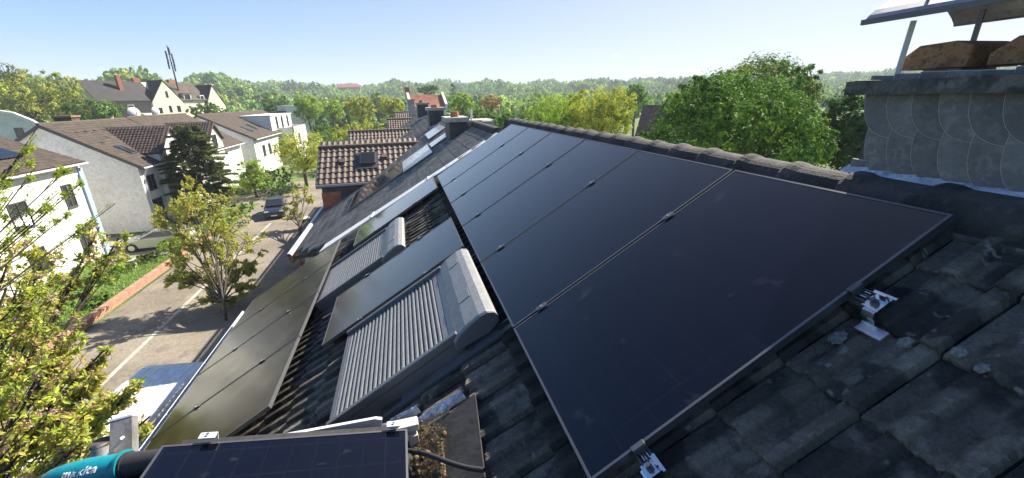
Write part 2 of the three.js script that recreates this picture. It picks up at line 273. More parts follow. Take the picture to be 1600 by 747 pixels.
// leaf clumps through a union of ellipsoids
function foliage(seed, blobs, N, size, pal, { aspect = 0.6, clump = 0.2, inner = 0.62, droop = 0, per = 38 } = {}) {
  const r = rng(seed), L = new Leaves(), W = blobs.map((b) => b.r[0] * b.r[1] + b.r[1] * b.r[2] + b.r[0] * b.r[2]), S = W.reduce((a, b) => a + b, 0);
  blobs.forEach((b, bi) => {
    const n = Math.round(N * W[bi] / S), K = Math.max(3, Math.round(n / per)), R = Math.min(...b.r);
    for (let k = 0; k < K; k++) {
      const d = dirOn(r), f = inner + (1.04 - inner) * Math.sqrt(r()), cc = V(b.c.x + d.x * b.r[0] * f, b.c.y + d.y * b.r[1] * f, b.c.z + d.z * b.r[2] * f), col = tint(pal, r), cr = clump * R * (0.6 + 0.8 * r());
      for (let i = 0; i < n / K; i++) {
        const e = V(gauss(r), gauss(r) * 0.8, gauss(r)).multiplyScalar(cr), o = cc.clone().add(e);
        const nn = d.clone().multiplyScalar(0.8).addScaledVector(e, 0.9 / cr).add(V(0, 0.5, 0)).addScaledVector(dirOn(r), 0.9).normalize();
        const ax = dirOn(r); ax.y -= droop; ax.addScaledVector(nn, -ax.dot(nn)).normalize(); const sd = nn.clone().cross(ax).normalize(), s = size * (0.65 + 0.7 * r()), j = 0.85 + 0.3 * r();
        L.leaf(o.addScaledVector(ax, -s / 2), ax, sd, s, s * aspect, [col[0] * j, col[1] * j, col[2] * j]);
      }
    }
  });
  return L.geo();
}
const PAL = {
  lush: [[0.024, 0.056, 0.007], [0.046, 0.092, 0.010], [0.084, 0.138, 0.015]],
  deep: [[0.022, 0.055, 0.012], [0.034, 0.078, 0.015], [0.05, 0.10, 0.02]],
  lime: [[0.095, 0.15, 0.018], [0.135, 0.19, 0.022], [0.185, 0.225, 0.03]],
  gold: [[0.12, 0.15, 0.018], [0.175, 0.19, 0.025], [0.23, 0.22, 0.035]],
  olive: [[0.055, 0.075, 0.016], [0.085, 0.105, 0.02], [0.115, 0.125, 0.026]],
  bronze: [[0.14, 0.09, 0.03], [0.20, 0.13, 0.04], [0.16, 0.14, 0.04]],
  mid: [[0.045, 0.095, 0.018], [0.07, 0.13, 0.022], [0.10, 0.16, 0.028]],
  spring: [[0.14, 0.175, 0.028], [0.20, 0.22, 0.035], [0.25, 0.20, 0.055], [0.17, 0.20, 0.035]],
  conifer: [[0.024, 0.040, 0.012], [0.045, 0.062, 0.015], [0.085, 0.095, 0.022]],
};
function limbs(seed, h0, blobs, r0, n, toTip = 0.8) {                 // trunk and limbs, geometry round the foot of the tree
  const r = rng(seed), out = [], top = V(0, h0, 0);
  const bend = V((r() - 0.5) * 0.25, h0 * 0.5, (r() - 0.5) * 0.25);
  out.push(rod(V(0, -0.15, 0), bend, r0 * 1.15, r0 * 0.9, 9), rod(bend, top, r0 * 0.9, r0 * 0.72, 9));
  for (let k = 0; k < n; k++) {
    const b = blobs[k % blobs.length], d = dirOn(r), e = V(b.c.x + d.x * b.r[0] * toTip, b.c.y + Math.abs(d.y) * b.r[1] * toTip * 0.8, b.c.z + d.z * b.r[2] * toTip);
    const s = bend.clone().lerp(top, 0.35 + 0.65 * r()), m = s.clone().lerp(e, 0.5).add(V((r() - 0.5) * 0.4, 0.12 * h0 * r(), (r() - 0.5) * 0.4)), q = r0 * (0.28 + 0.2 * r());
    out.push(rod(s, m, q * 1.2, q * 0.7, 6), rod(m, e, q * 0.7, q * 0.18, 5));
    for (let j = 0; j < 2; j++) { const e2 = m.clone().lerp(e, 0.3 + 0.3 * r()).addScaledVector(dirOn(r), 0.35 * Math.min(...b.r)); out.push(rod(m.clone().lerp(e, 0.2), e2, q * 0.4, q * 0.1, 4)); }
  }
  return out;
}
function lumps(seed, rx, ry, rz, cy, n = 7, dome = false) {
  rx *= 0.84; ry *= 0.84; rz *= 0.84; const r = rng(seed), out = [{ c: V(0, cy, 0), r: dome ? [rx * 1.08, ry * 1.08, rz * 1.08] : [rx * 0.8, ry * 0.82, rz * 0.8] }];
  for (let k = 0; k < n; k++) { const a = 6.283 * (k + 0.5 * r()) / n, y = (r() * 1.5 - 0.75), q = Math.sqrt(Math.max(0.15, 1 - y * y)), f = dome ? 0.24 + 0.14 * r() : 0.34 + 0.2 * r(), g = dome ? 0.98 : 0.66;
    out.push({ c: V(Math.cos(a) * q * rx * g, cy + y * ry * g, Math.sin(a) * q * rz * g), r: [rx * f, ry * f, rz * f] }); }
  return out;
}
let seedTree = 100;
// crown seen round (px, py), w by h pixels of the photograph at a depth; the tree stands on the ground under it
function treeAt(name, label, category, [px, py, w, h, depth], { pal = PAL.mid, N = 5000, size = 0.32, ground = 0, mat = M.leaf, group, limbN = 5, trunk = 0, n = 7, opts = {}, deep = 1, dome = false } = {}) {
  const c = at(px, py, depth), k = depth / F, rx = w / 2 * k, ry = h / 2 * k, g = Math.min(ground, c.y - ry * 1.15), cy = c.y - g, sd = seedTree++;
  const t = thing(name, label, category, V(c.x, g, c.z), group), bl = lumps(sd, rx, ry, rx * deep, cy, n, dome);
  const tr = new THREE.Mesh(merged(limbs(sd, Math.max(0.8, cy - ry * 0.45), bl, trunk || 0.06 * rx + 0.08, limbN)), M.bark); tr.name = numbered('trunk'); t.add(tr);
  const cr = new THREE.Mesh(foliage(sd * 7 + 1, bl, N, size, pal, opts), mat); cr.name = numbered('crown'); t.add(cr);
  tr.castShadow = tr.receiveShadow = cr.castShadow = cr.receiveShadow = true;
  return t;
}
function shrubAt(name, label, category, pos, rx, ry, { pal = PAL.mid, N = 1200, size = 0.12, group, mat = M.leaf, rz = rx, opts = {} } = {}) {
  const sd = seedTree++, t = thing(name, label, category, pos, group), cr = new THREE.Mesh(foliage(sd, lumps(sd, rx, ry, rz, ry * 0.9, 5), N, size, pal, opts), mat);
  cr.name = numbered('foliage'); cr.castShadow = cr.receiveShadow = true; t.add(cr);
  const st = new THREE.Mesh(merged([rod(V(0, -0.1, 0), V(0, ry, 0), 0.05, 0.02, 5), rod(V(0, 0.1, 0), V(rx * 0.4, ry, 0.1), 0.03, 0.01, 5)]), M.bark); st.name = numbered('stem'); t.add(st);
  return t;
}

// ------------------------------------------------------------------ ground, hills, forest
const groundG = new THREE.PlaneGeometry(1400, 1400, 4, 4).rotateX(-Math.PI / 2); groundG.translate(0, -0.03, -300);
structure('ground', groundG, M.grass);
structure('road', span(-15.45, -6.9, -0.02, 0, -62, 30), M.asphalt);
structure('road', span(-46, -15.45, -0.02, -0.004, -58, -49), M.asphalt);
structure('pavement', [span(-6.75, -2.9, -0.02, 0.1, -62, 30)], M.paving);
structure('kerb', span(-6.9, -6.75, -0.02, 0.12, -62, 30), M.paleConcrete);
structure('line_marking', [span(-12.22, -12.04, 0.002, 0.006, -40, 12)], M.lineMark);
structure('driveway', span(-26, -16.3, -0.03, -0.01, -39.6, -33.4), M.paving);
// azimuth of a pixel column and the skyline of the wooded hills in the photograph
const skyline = [[-900, 100], [-200, 118], [0, 128], [120, 133], [200, 131], [280, 122], [340, 123], [400, 130], [450, 137], [560, 138], [620, 136], [700, 131], [740, 133], [800, 133], [850, 131], [900, 134], [950, 128], [1000, 129], [1080, 126], [1270, 123], [1300, 120], [1400, 114], [1700, 106], [2600, 96]];
const colOf = (az) => { const a = az - YAW; return Math.abs(a) < 1.25 ? CX + F * Math.tan(a) / Math.cos(PITCH) : a > 0 ? 2600 : -900; };
function lerpTable(tab, x) { for (let i = 1; i < tab.length; i++) if (x <= tab[i][0]) { const [a, b] = tab[i - 1], [c, d] = tab[i]; return b + (d - b) * Math.max(0, (x - a) / (c - a)); } return tab[tab.length - 1][1]; }
function crestElev(az) { const px = Math.max(-600, Math.min(2200, colOf(az))), d = ray(px, lerpTable(skyline, px)); return Math.atan2(d.y, Math.hypot(d.x, d.z)); }
const crestDist = (az) => { const px = colOf(az); return px < 250 ? 400 : px < 520 ? 400 + (px - 250) / 270 * 560 : px < 900 ? 960 : px < 1300 ? 960 + (px - 900) * 0.8 : 1280; };
const TREE_H = 12.5;
function hillY(az, d) {
  const D = crestDist(az), H = 10 + Math.tan(crestElev(az)) * D - TREE_H * 0.8, k = sm(0.30 * D, D, d);
  const roll = 5 * Math.sin(az * 31 + d * 0.011) * sm(0.3 * D, 0.6 * D, d) * (1 - sm(0.75 * D, 0.95 * D, d)) + 3.5 * Math.sin(az * 57 + 2) * sm(0.6 * D, D, d);
  return -0.6 + H * k + roll - sm(D, D * 1.6, d) * 0.15 * H;
}
{
  const rings = [60, 110, 160, 220, 290, 360, 420, 500, 600, 700, 820, 960, 1100, 1300, 1600, 2100, 3200], A = 240, pos = [], idx = [];
  for (const d of rings) for (let a = 0; a <= A; a++) { const az = a / A * 2 * Math.PI - Math.PI; pos.push(Math.sin(az) * d, d < 70 ? -1.2 : hillY(az, d) - 0.4, -Math.cos(az) * d); }
  for (let j = 0; j < rings.length - 1; j++) for (let a = 0; a < A; a++) { const p = j * (A + 1) + a, q = p + A + 1; idx.push(p, p + 1, q, p + 1, q + 1, q); }
  const g = new THREE.BufferGeometry(); g.setAttribute('position', new THREE.Float32BufferAttribute(pos, 3)); g.setIndex(idx); g.computeVertexNormals();
  structure('hills', g, M.hill);
}
{
  const r = rng(991), variants = [0, 1, 2].map((k) => foliage(700 + k, lumps(40 + k, 1, 0.85, 1, 0.75, 6), 420, 0.34, [[0.43, 0.46, 0.4], [0.57, 0.57, 0.57], [0.71, 0.66, 0.63]], { clump: 0.3, per: 14 }));
  const cols = [[0.045, 0.085, 0.02], [0.06, 0.11, 0.022], [0.08, 0.13, 0.026], [0.035, 0.065, 0.02], [0.105, 0.14, 0.03], [0.06, 0.09, 0.028], [0.028, 0.05, 0.022], [0.13, 0.145, 0.035]];
  const lists = [[], [], []], m = new THREE.Matrix4(), q = new THREE.Quaternion(), up = V(0, 1, 0);
  for (let n = 0; n < 19000; n++) {
    const az = YAW + (r() * 2 - 1) * 1.12, D = crestDist(az), px = colOf(az), near = px < 470 ? 0.34 : px < 1000 ? 0.125 : 0.2, f = near + (1.06 - near) * Math.pow(r(), 0.62), d = f * D;
    if (d < (px > 480 && px < 1000 ? 122 : 135)) continue;
    const R = (2.4 + 4.4 * Math.pow(r(), 1.4)) * (d > 600 ? 1.35 : 1), h = R * (0.85 + 0.45 * r());
    m.compose(V(Math.sin(az) * d, hillY(az, d) - 1.2, -Math.cos(az) * d), q.setFromAxisAngle(up, r() * 6.28), V(R, h * 1.25, R));
    lists[n % 3].push([m.clone(), tint(cols.slice(Math.floor(r() * 6)), r, 3.2)]);
  }
  lists.forEach((list, k) => {
    const im = new THREE.InstancedMesh(variants[k], M.leafDense, list.length); im.name = numbered('forest');
    list.forEach(([mm, c], i) => { im.setMatrixAt(i, mm); im.setColorAt(i, rgb(...c)); });
    im.userData = { kind: 'stuff', label: ['hazy wooded hills and valley woodland along the whole horizon', 'green woodland of broad crowns mixed over the far hills', 'paler spring crowns scattered through the woods on the hills'][k], category: 'forest' };
    scene.add(im);
  });
}

// ------------------------------------------------------------------ roof tiles
// one tile: x up the slope from its lower edge, y off the roof, z across; prof gives its rolls
function tileGeo(width, len, prof, nz, thick, tilt, rag = 0, seed = 0) {
  const v = [], P3 = (x, z, dy = 0) => [x + (x < 0.1 ? rag * (vnoise(z * 70 + seed * 13, seed * 7, 256) - 0.5) + rag * 0.6 * (vnoise(z * 220 + seed * 31, seed * 3, 256) - 0.5) : 0), prof(z / width) + (1 - x / len) * tilt + dy + (x < 0.1 ? rag * 0.3 * (vnoise(z * 90 + seed, 5, 256) - 0.5) : 0), z - width / 2], quad = (a, b, c, d) => v.push(...a, ...b, ...c, ...a, ...c, ...d), xs = [0, 0.012, len];
  for (let i = 0; i < nz; i++) {
    const a = i / nz * width * 1.0, b = (i + 1) / nz * width * 1.0;
    quad(P3(xs[0], a, -0.008), P3(xs[0], b, -0.008), P3(xs[1], b), P3(xs[1], a)); quad(P3(xs[1], a), P3(xs[1], b), P3(xs[2], b), P3(xs[2], a));
    quad(P3(0, a, -thick), P3(0, b, -thick), P3(0, b, -0.008), P3(0, a, -0.008));
  }
  quad(P3(0, 0, -thick), P3(0, 0, -0.008), P3(len, 0), P3(len, 0, -thick)); quad(P3(0, width, -0.008), P3(0, width, -thick), P3(len, width, -thick), P3(len, width));
  const g = new THREE.BufferGeometry(); g.setAttribute('position', new THREE.Float32BufferAttribute(v, 3)); g.computeVertexNormals();
  const uv = []; for (let i = 0; i < v.length; i += 3) uv.push(v[i + 2], v[i]); g.setAttribute('uv', new THREE.Float32BufferAttribute(uv, 2));
  return g;
}
const hump = (t, c, w) => { const d = Math.abs(t - c) / w; return d >= 1 ? 0 : 0.5 + 0.5 * Math.cos(Math.PI * d); };
const flat = (t, c, w, e) => { const d = Math.abs(t - c); return d <= w ? 1 : d >= w + e ? 0 : 1 - (d - w) / e; };
const doubleRoll = (t) => 0.030 * flat(t, 0.37, 0.085, 0.038) + 0.034 * flat(t, 0.885, 0.085, 0.03);
const panProf = (t) => 0.034 * hump(t, 0.62, 0.42);
const shift = (g, du, dv) => { const q = g.clone(), u = q.attributes.uv; for (let i = 0; i < u.count; i++) u.setXY(i, u.getX(i) + du, u.getY(i) + dv); return q; };
const TILE_W = 0.30, GAUGE = 0.33;
const ownTiles = [0, 1, 2, 3, 4, 5].map((i) => shift(tileGeo(TILE_W - 0.007, 0.40, doubleRoll, 32, 0.032, 0.028, 0.012, i + 1), i * 0.31, i * 0.47));
const farTile = tileGeo(0.30, 0.40, doubleRoll, 12, 0.022, 0.018), farTiles = [0, 1, 2].map((i) => shift(farTile, i * 0.31, i * 0.47));
const panTile = tileGeo(0.245, 0.40, panProf, 6, 0.026, 0.036), panTiles = [0, 1, 2].map((i) => shift(panTile, i * 0.31, i * 0.47));
const tinyTile = tileGeo(0.30, 0.40, panProf, 3, 0.03, 0.04);
// a field of tiles on a frame (u up the slope, n off it, w across); some as parts, the rest as one part
function tileField(parent, o, u, n, w, courses, cols, geos, mats, { gauge = GAUGE, width = TILE_W, single = () => true, keep = () => true, jitter = 0.004, seed = 5, stuffGeo, stuffMat } = {}) {
  const r = rng(seed), b = base.get(parent), q = new THREE.Quaternion().setFromRotationMatrix(new THREE.Matrix4().makeBasis(u, n, w)), rest = [], mtx = new THREE.Matrix4(), one = V(1, 1, 1), e = new THREE.Quaternion();
  for (let i = 0; i < courses; i++) for (let j = 0; j < cols; j++) {
    const c = o.clone().addScaledVector(u, i * gauge).addScaledVector(w, (j + 0.5) * width), k1 = r(), k2 = r(), a = r(), bb = r(), dd = r();
    if (!keep(c, i, j)) continue;
    c.addScaledVector(u, (a - 0.5) * jitter * 3).addScaledVector(n, (bb - 0.5) * jitter).sub(b);
    const t = q.clone().multiply(e.setFromEuler(new THREE.Euler(0, (dd - 0.5) * jitter * 3, (a - 0.5) * jitter * 3)));
    if (single(i, j, c)) { const m = new THREE.Mesh(geos[Math.floor(k1 * geos.length)], mats[Math.floor(k2 * mats.length)]); m.name = numbered('roof_tile'); m.position.copy(c); m.quaternion.copy(t); m.castShadow = m.receiveShadow = true; parent.add(m); }
    else rest.push(mtx.clone().compose(c, t, one));
  }
  if (rest.length) { const im = new THREE.InstancedMesh(stuffGeo ?? geos[0], stuffMat ?? mats[0], rest.length); im.name = numbered('roof_tiles'); rest.forEach((m, i) => { im.setMatrixAt(i, m); const k = 0.75 + 0.5 * r(); im.setColorAt(i, rgb(k, k * (0.96 + 0.06 * r()), k)); }); im.userData.kind = 'stuff'; im.castShadow = im.receiveShadow = true; parent.add(im); }
}
// a window: frame with panes as its part; face 'x' looks along +x, 'z' along +z
function windowUnit(parent, c, w, h, face, mat = M.winFrame, mullions = 1) {
  const T = (a, y, o) => (face === 'x' ? V(c.x + o, c.y + y, c.z + a) : V(c.x + a, c.y + y, c.z + o)), f = [], t = 0.07;
  const B = (a0, a1, y0, y1, o0, o1) => { const p = T(a0, y0, o0), q = T(a1, y1, o1); return span(p.x, q.x, p.y, q.y, p.z, q.z); };
  f.push(B(-w / 2, w / 2, h / 2 - t, h / 2, -0.02, 0.05), B(-w / 2, w / 2, -h / 2, -h / 2 + t, -0.02, 0.05), B(-w / 2, -w / 2 + t, -h / 2 + t, h / 2 - t, -0.02, 0.05), B(w / 2 - t, w / 2, -h / 2 + t, h / 2 - t, -0.02, 0.05));
  for (let k = 1; k <= mullions; k++) { const a = -w / 2 + w * k / (mullions + 1); f.push(B(a - 0.035, a + 0.035, -h / 2 + t, h / 2 - t, -0.02, 0.048)); }
  f.push(B(-w / 2 - 0.06, w / 2 + 0.06, -h / 2 - 0.05, -h / 2, -0.02, 0.10));
  const fr = part('window', f, mat, parent); part('pane', B(-w / 2 + t, w / 2 - t, -h / 2 + t, h / 2 - t, -0.02, 0.015), M.win, fr); return fr;
}
// ------------------------------------------------------------------ our own roof
const RX = 2.235, CAPY = 9.475;                                  // axis of the ridge caps
const house = thing('terraced_house', 'dark tiled house roof in the foreground that carries the black solar panels', 'house', V(0, 0, -4));
part('wall', extrudeZ([[-2.9, 0], [-2.9, 6.05], [RX, 9.2], [7.4, 6.05], [7.4, 0]], -8.15, 4), M.offWhite, house);
part('party_wall', extrudeZ([[-1.75, 0], [-1.75, 6.6], [RX, 9.0], [7.4, 6.05], [7.4, 0]], -8.9, -8.15), M.offWhite, house);
const roof = part('roof', [plate([P(-4.45, 7.1, -0.19), P(-4.45, -5, -0.19), P(1.93, -5, -0.19), P(1.93, 7.6, -0.19), P(-3.0, 7.9, -0.19), P(-3.0, 7.1, -0.19)], 0.12), plate([V(7.8, 6.1, 4), V(7.8, 6.1, -9.05), V(RX, 9.44, -9.05), V(RX, 9.44, 4)], 0.15)], M.deck, house);
const covered = (s, r) => (s > 0.0 && s < 1.66 && r > 0.15 && r < 6.8) || (s > -3.8 && s < -2.25 && r > 2.4 && r < 6.7) || (s > -1.75 && s < -0.1 && r > 3.0 && r < 3.95) || (s > -1.75 && s < -0.1 && r > 6.1 && r < 7.0) || (s > -1.3 && s < -0.15 && r > 1.55 && r < 2.6) || (s > -2.0 && s < -0.9 && r > 4.35 && r < 5.45);
let singles = 0;
tileField(roof, P(-4.4, 8.118 - 0.0, -0.155), US, NS, V(0, 0, 1), 19, 33, ownTiles, M.tiles, {
  jitter: 0.005, seed: 31,
  keep: (c, i, j) => { const s = -4.4 + 0.33 * i + 0.17, r = 8.118 - 0.3 * (j + 0.5); return !(s < -0.80 && r < 0.95) && r < (s < -3 ? 7.05 : 7.75); },
  single: (i, j) => { const s = -4.4 + 0.33 * i + 0.17, r = 8.118 - 0.3 * (j + 0.5), ok = s > -3.6 && r < 7.7 && !covered(s, r) && !(r < -1.0 && s < 0.3) && singles < 298; if (ok) singles++; return ok; },
});
// ridge caps, each with its wide end over the next one
function capGeo(R0, R1, len, t) {
  const v = [], n = 16, a0 = -0.12 * Math.PI, a1 = 1.12 * Math.PI, zs = [0, 0.02, 0.06, 0.10, len], rad = [R0 - 0.006, R0 + 0.002, R0, R0 - 0.012, R1];
  const pt = (k, i, d) => { const a = a0 + (a1 - a0) * i / n, R = rad[k] - d; return [Math.cos(a) * R, Math.sin(a) * R, zs[k]]; }, quad = (a, b, c, d) => v.push(...a, ...b, ...c, ...a, ...c, ...d);
  for (let i = 0; i < n; i++) { for (let k = 0; k < zs.length - 1; k++) { quad(pt(k, i + 1, 0), pt(k, i, 0), pt(k + 1, i, 0), pt(k + 1, i + 1, 0)); } quad(pt(0, i, 0), pt(0, i + 1, 0), pt(0, i + 1, t), pt(0, i, t)); quad(pt(4, i + 1, 0), pt(4, i, 0), pt(4, i, t), pt(4, i + 1, t)); }
  for (const i of [0, n]) for (let k = 0; k < 4; k++) quad(pt(k, i, 0), pt(k, i, t), pt(k + 1, i, t), pt(k + 1, i, 0));
  const g = new THREE.BufferGeometry(); g.setAttribute('position', new THREE.Float32BufferAttribute(v, 3)); g.computeVertexNormals(); return boxUV(g);
}
const capShapes = [0, 1, 2].map((i) => shift(capGeo(0.135, 0.118, 0.41, 0.02), i * 0.37, i * 0.53));
{ const r = rng(77); for (let k = 0; k < 25; k++) { const m = new THREE.Mesh(capShapes[k % 3], M.cap); m.name = numbered('ridge_tile'); m.position.set(RX + (r() - 0.5) * 0.012, CAPY + (r() - 0.5) * 0.012, -8.95 + 0.365 * k + 4); m.rotation.set((r() - 0.5) * 0.02, (r() - 0.5) * 0.03, (r() - 0.5) * 0.05); m.castShadow = m.receiveShadow = true; roof.add(m); } }
part('mortar_bed', [tube([V(RX - 0.115, 9.43, -8.9), V(RX - 0.115, 9.43, 4)], 0.03, 4, 6)], M.concrete, roof);
// lichen and droppings on the near tiles
{ const r = rng(5); for (const [px, py, w] of [[1310, 529, 0.034], [1415, 537, 0.026], [1498, 552, 0.024], [1590, 318, 0.03], [1535, 577, 0.02], [1380, 480, 0.012], [1075, 668, 0.012], [1295, 572, 0.012]]) {
  const [s, q] = onRoof(px, py, -0.105), pts = []; for (let i = 0; i < 17; i++) { const a = -i / 17 * 6.283, R = w * (0.75 + 0.4 * r()); pts.push(P(s + Math.cos(a) * R, q + Math.sin(a) * R * 0.8, -0.101)); }
  part('lichen_patch', plate(pts, 0.004), M.cap2 ??= std({ roughness: 1, bumpMap: grainFine, bumpScale: 0.003, map: blotch(128, 0.06, [0.15, 0.15, 0.14], [0.24, 0.24, 0.22], [0.08, 0.08, 0.078], 6) }), roof); } }
part('gutter', [extrudeZ([[-3.36, 6.28], [-3.34, 6.22], [-3.30, 6.18], [-3.24, 6.17], [-3.18, 6.2], [-3.15, 6.27], [-3.17, 6.27], [-3.2, 6.22], [-3.25, 6.19], [-3.3, 6.2], [-3.33, 6.24], [-3.345, 6.285]], -8.25, 1.5), tube([V(-3.36, 6.285, -8.25), V(-3.36, 6.285, 1.5)], 0.012, 2, 6)].map((g) => g.translate(0.05, -0.03, 0)), M.gutter, house);

// own flat dormer on the left, its edge sheet and the valley beside it
const dorm = part('dormer', [plate([V(-1.27, 8.352, -2.12), V(-1.27, 8.352, 2), V(-0.12, 8.165, 2), V(-0.12, 8.165, -2.12)], 0.16), plate([V(-2.1, 8.30, -1.88), V(-2.1, 8.30, 2), V(-1.272, 8.25, 2), V(-1.272, 8.25, -1.88)], 0.12), span(-2.0, -0.2, 6.6, 8.05, -1.86, 2)], M.apron, house);
part('edge_sheet', plate([onZ(390, 692, -2.17), onZ(440, 683, -2.17), onZ(597, 669, -2.17), onZ(597, 652, -2.17), onZ(586, 651, -2.17), onZ(440, 678, -2.17), onZ(390, 688, -2.17)].map((p) => p), 0.02), M.alu2 = std({ roughness: 0.5, metalness: 0.25, color: rgb(0.62, 0.63, 0.65) }), dorm);
const apronPts = [[690, 655], [742, 615], [757, 745], [700, 790], [660, 790], [655, 700]].map(([x, y]) => P(...onRoof(x, y, -0.09), -0.09));
part('lead_apron', plate(apronPts.reverse(), 0.012), M.apron, roof);
{ // two dressed lead strips beside the apron
  const lead = (a, b, w, sag, seed) => { const r = rng(seed), v = [], n = 14, row = (k) => { const t = k / n, s = a[0] + (b[0] - a[0]) * t, q = a[1] + (b[1] - a[1]) * t; return [-1, -0.6, -0.1, 0.35, 1].map((f, i) => P(s + (r() - 0.5) * 0.006, q + f * w / 2 + (r() - 0.5) * 0.008, -0.08 + [-0.02, 0.018, 0.03, 0.012, -0.02][i] + (r() - 0.5) * 0.010 - sag * t)); };
    let p = row(0); for (let k = 1; k <= n; k++) { const c = row(k); for (let i = 0; i < 4; i++) for (const t of [[p[i], p[i + 1], c[i + 1]], [p[i], c[i + 1], c[i]]]) for (const x of t) v.push(x.x, x.y, x.z); p = c; }
    const g = new THREE.BufferGeometry(); g.setAttribute('position', new THREE.Float32BufferAttribute(v, 3)); g.computeVertexNormals(); return g; };
  const a = onRoof(655, 658, -0.08), b = onRoof(724, 613, -0.08), c = onRoof(600, 668, -0.08), d = onRoof(655, 636, -0.08);
  part('lead_strip', lead(a, b, 0.075, 0, 3), M.lead, roof); part('lead_strip', lead(c, d, 0.07, 0.0, 4), M.lead, roof);
}
{ // moss and grit washed into the valley
  const r = rng(61), t = thing('moss_debris', 'heap of brown moss and grit in the valley beside the near panel', 'moss', P(...onRoof(672, 705, -0.09), -0.09)), b = base.get(t), list = [];
  for (let k = 0; k < 260; k++) {
    const px = 640 + 55 * Math.pow(r(), 1.2), py = 655 + 130 * r() + (px - 640) * 0.25, big = r() < 0.12, g = new THREE.IcosahedronGeometry((big ? 0.016 : 0.005) * (0.5 + 0.9 * r()), 1), p = g.attributes.position;
    for (let i = 0; i < p.count; i++) { const q = 0.75 + 0.5 * vnoise(p.getX(i) * 90 + k, p.getY(i) * 90 + p.getZ(i) * 70, 256); p.setXYZ(i, p.getX(i) * q, p.getY(i) * q, p.getZ(i) * q); }
    g.computeVertexNormals(); const q = P(...onRoof(px, py, -0.07), -0.085 + 0.028 * r()); list.push(g.translate(q.x, q.y, q.z));
  }
  const bed = [[640, 660], [668, 662], [690, 690], [694, 735], [680, 790], [640, 790]].map(([x, y]) => P(...onRoof(x, y, -0.075), -0.075)).reverse();
  part('moss_lump', list.concat([plate(bed, 0.03)]), M.moss, t); t.children[0].userData.kind = 'stuff';
  const L = new Leaves(); for (let k = 0; k < 9000; k++) { const px = 637 + 60 * Math.pow(r(), 1.1), py = 655 + 132 * r() + (px - 640) * 0.2, n = fbm(px / 60, py / 60, 8, 3); if (n < 0.42 && r() < 0.7) continue; const q = P(...onRoof(px, py, -0.07), -0.078 + 0.03 * n).sub(b), a = dirOn(r); a.y = Math.abs(a.y); a.normalize(); L.leaf(q, a, a.clone().cross(dirOn(r)).normalize(), 0.006 + 0.012 * r(), 0.003, tint([[0.10, 0.075, 0.04], [0.17, 0.13, 0.08], [0.06, 0.055, 0.022], [0.26, 0.21, 0.13]], r, 1)); }
  const mm = new THREE.Mesh(L.geo(), M.leafDense); mm.name = 'moss_fibres'; mm.userData.kind = 'stuff'; mm.castShadow = mm.receiveShadow = true; t.add(mm);
}
const cable = thing('cable', 'black flexible conduit running from the near panel over the roof tiles', 'cable', P(...onRoof(690, 715, -0.04), -0.04));
part('conduit', tube([[636, 704, -0.02], [665, 709, -0.02], [700, 722, -0.03], [730, 731, -0.045], [757, 735, -0.06]].map(([x, y, h]) => P(...onRoof(x, y, h), h)), 0.0125, 40, 10), M.rubber, cable);
part('cable_tie', tube([[655, 706, -0.02], [658, 707, -0.02]].map(([x, y, h]) => P(...onRoof(x, y, h), h)), 0.014, 4, 10), M.black, cable);

// ------------------------------------------------------------------ chimney
const CHX = 2.33, CZ0 = -1.72, CZ1 = 0.5;
const chim = part('chimney', span(CHX, CHX + 0.58, 8.9, 9.972, CZ0, CZ1), M.slateWall, house);
{
  const sh = new THREE.Shape(); sh.moveTo(0, 0.28); sh.lineTo(0, 0.20); sh.bezierCurveTo(0.005, 0.09, 0.05, 0.0, 0.16, 0); sh.lineTo(0.25, 0); sh.lineTo(0.25, 0.28); sh.closePath();
  const g = new THREE.ExtrudeGeometry(sh, { depth: 0.011, bevelEnabled: true, bevelThickness: 0.002, bevelSize: 0.002, bevelSegments: 1, curveSegments: 10 }); boxUV(clean(g));
  const gg = [0, 1, 2, 3].map((i) => shift(boxUV(clean(g.clone())), i * 0.21, i * 0.17)), r = rng(19), b = base.get(chim);
  for (let row = 0; row < 3; row++) for (let k = -1; k < 17; k++) {
    const z = CZ0 - 0.012 + (k + (row % 2 ? 0.45 : 0)) * 0.106, y = 9.372 + row * 0.205; if (z < CZ0 - 0.03 || z > CZ1 - 0.1) continue;
    const m = new THREE.Mesh(gg[Math.floor(r() * 4)], [M.slate[Math.floor(r() * 3)], M.slateEdge]); m.name = numbered('slate_shingle');
    m.rotation.set(0, -Math.PI / 2 , 0); m.position.set(CHX - 0.046 - b.x, y + (r() - 0.5) * 0.006 - b.y, z - b.z);
    const q = new THREE.Quaternion().setFromRotationMatrix(new THREE.Matrix4().makeBasis(V(0.17 + (r() - 0.5) * 0.03, 0, 1).normalize(), V(0.09, 1, 0).normalize(), V(-1, 0, 0))); m.quaternion.copy(q); m.castShadow = m.receiveShadow = true; chim.add(m);
  }
}
part('lead_flashing', [plate([V(CHX - 0.04, 9.62, CZ0 - 0.02), V(CHX - 0.10, 9.555, CZ0 - 0.05), V(CHX - 0.10, 9.555, CZ1), V(CHX - 0.03, 9.62, CZ1)], 0.006), plate([V(CHX - 0.04, 9.60, CZ0 - 0.03), V(CHX + 0.2, 9.6, CZ0 - 0.05), V(CHX + 0.2, 9.5, CZ0 - 0.06), V(CHX - 0.09, 9.5, CZ0 - 0.06)], 0.006)], M.lead, chim);
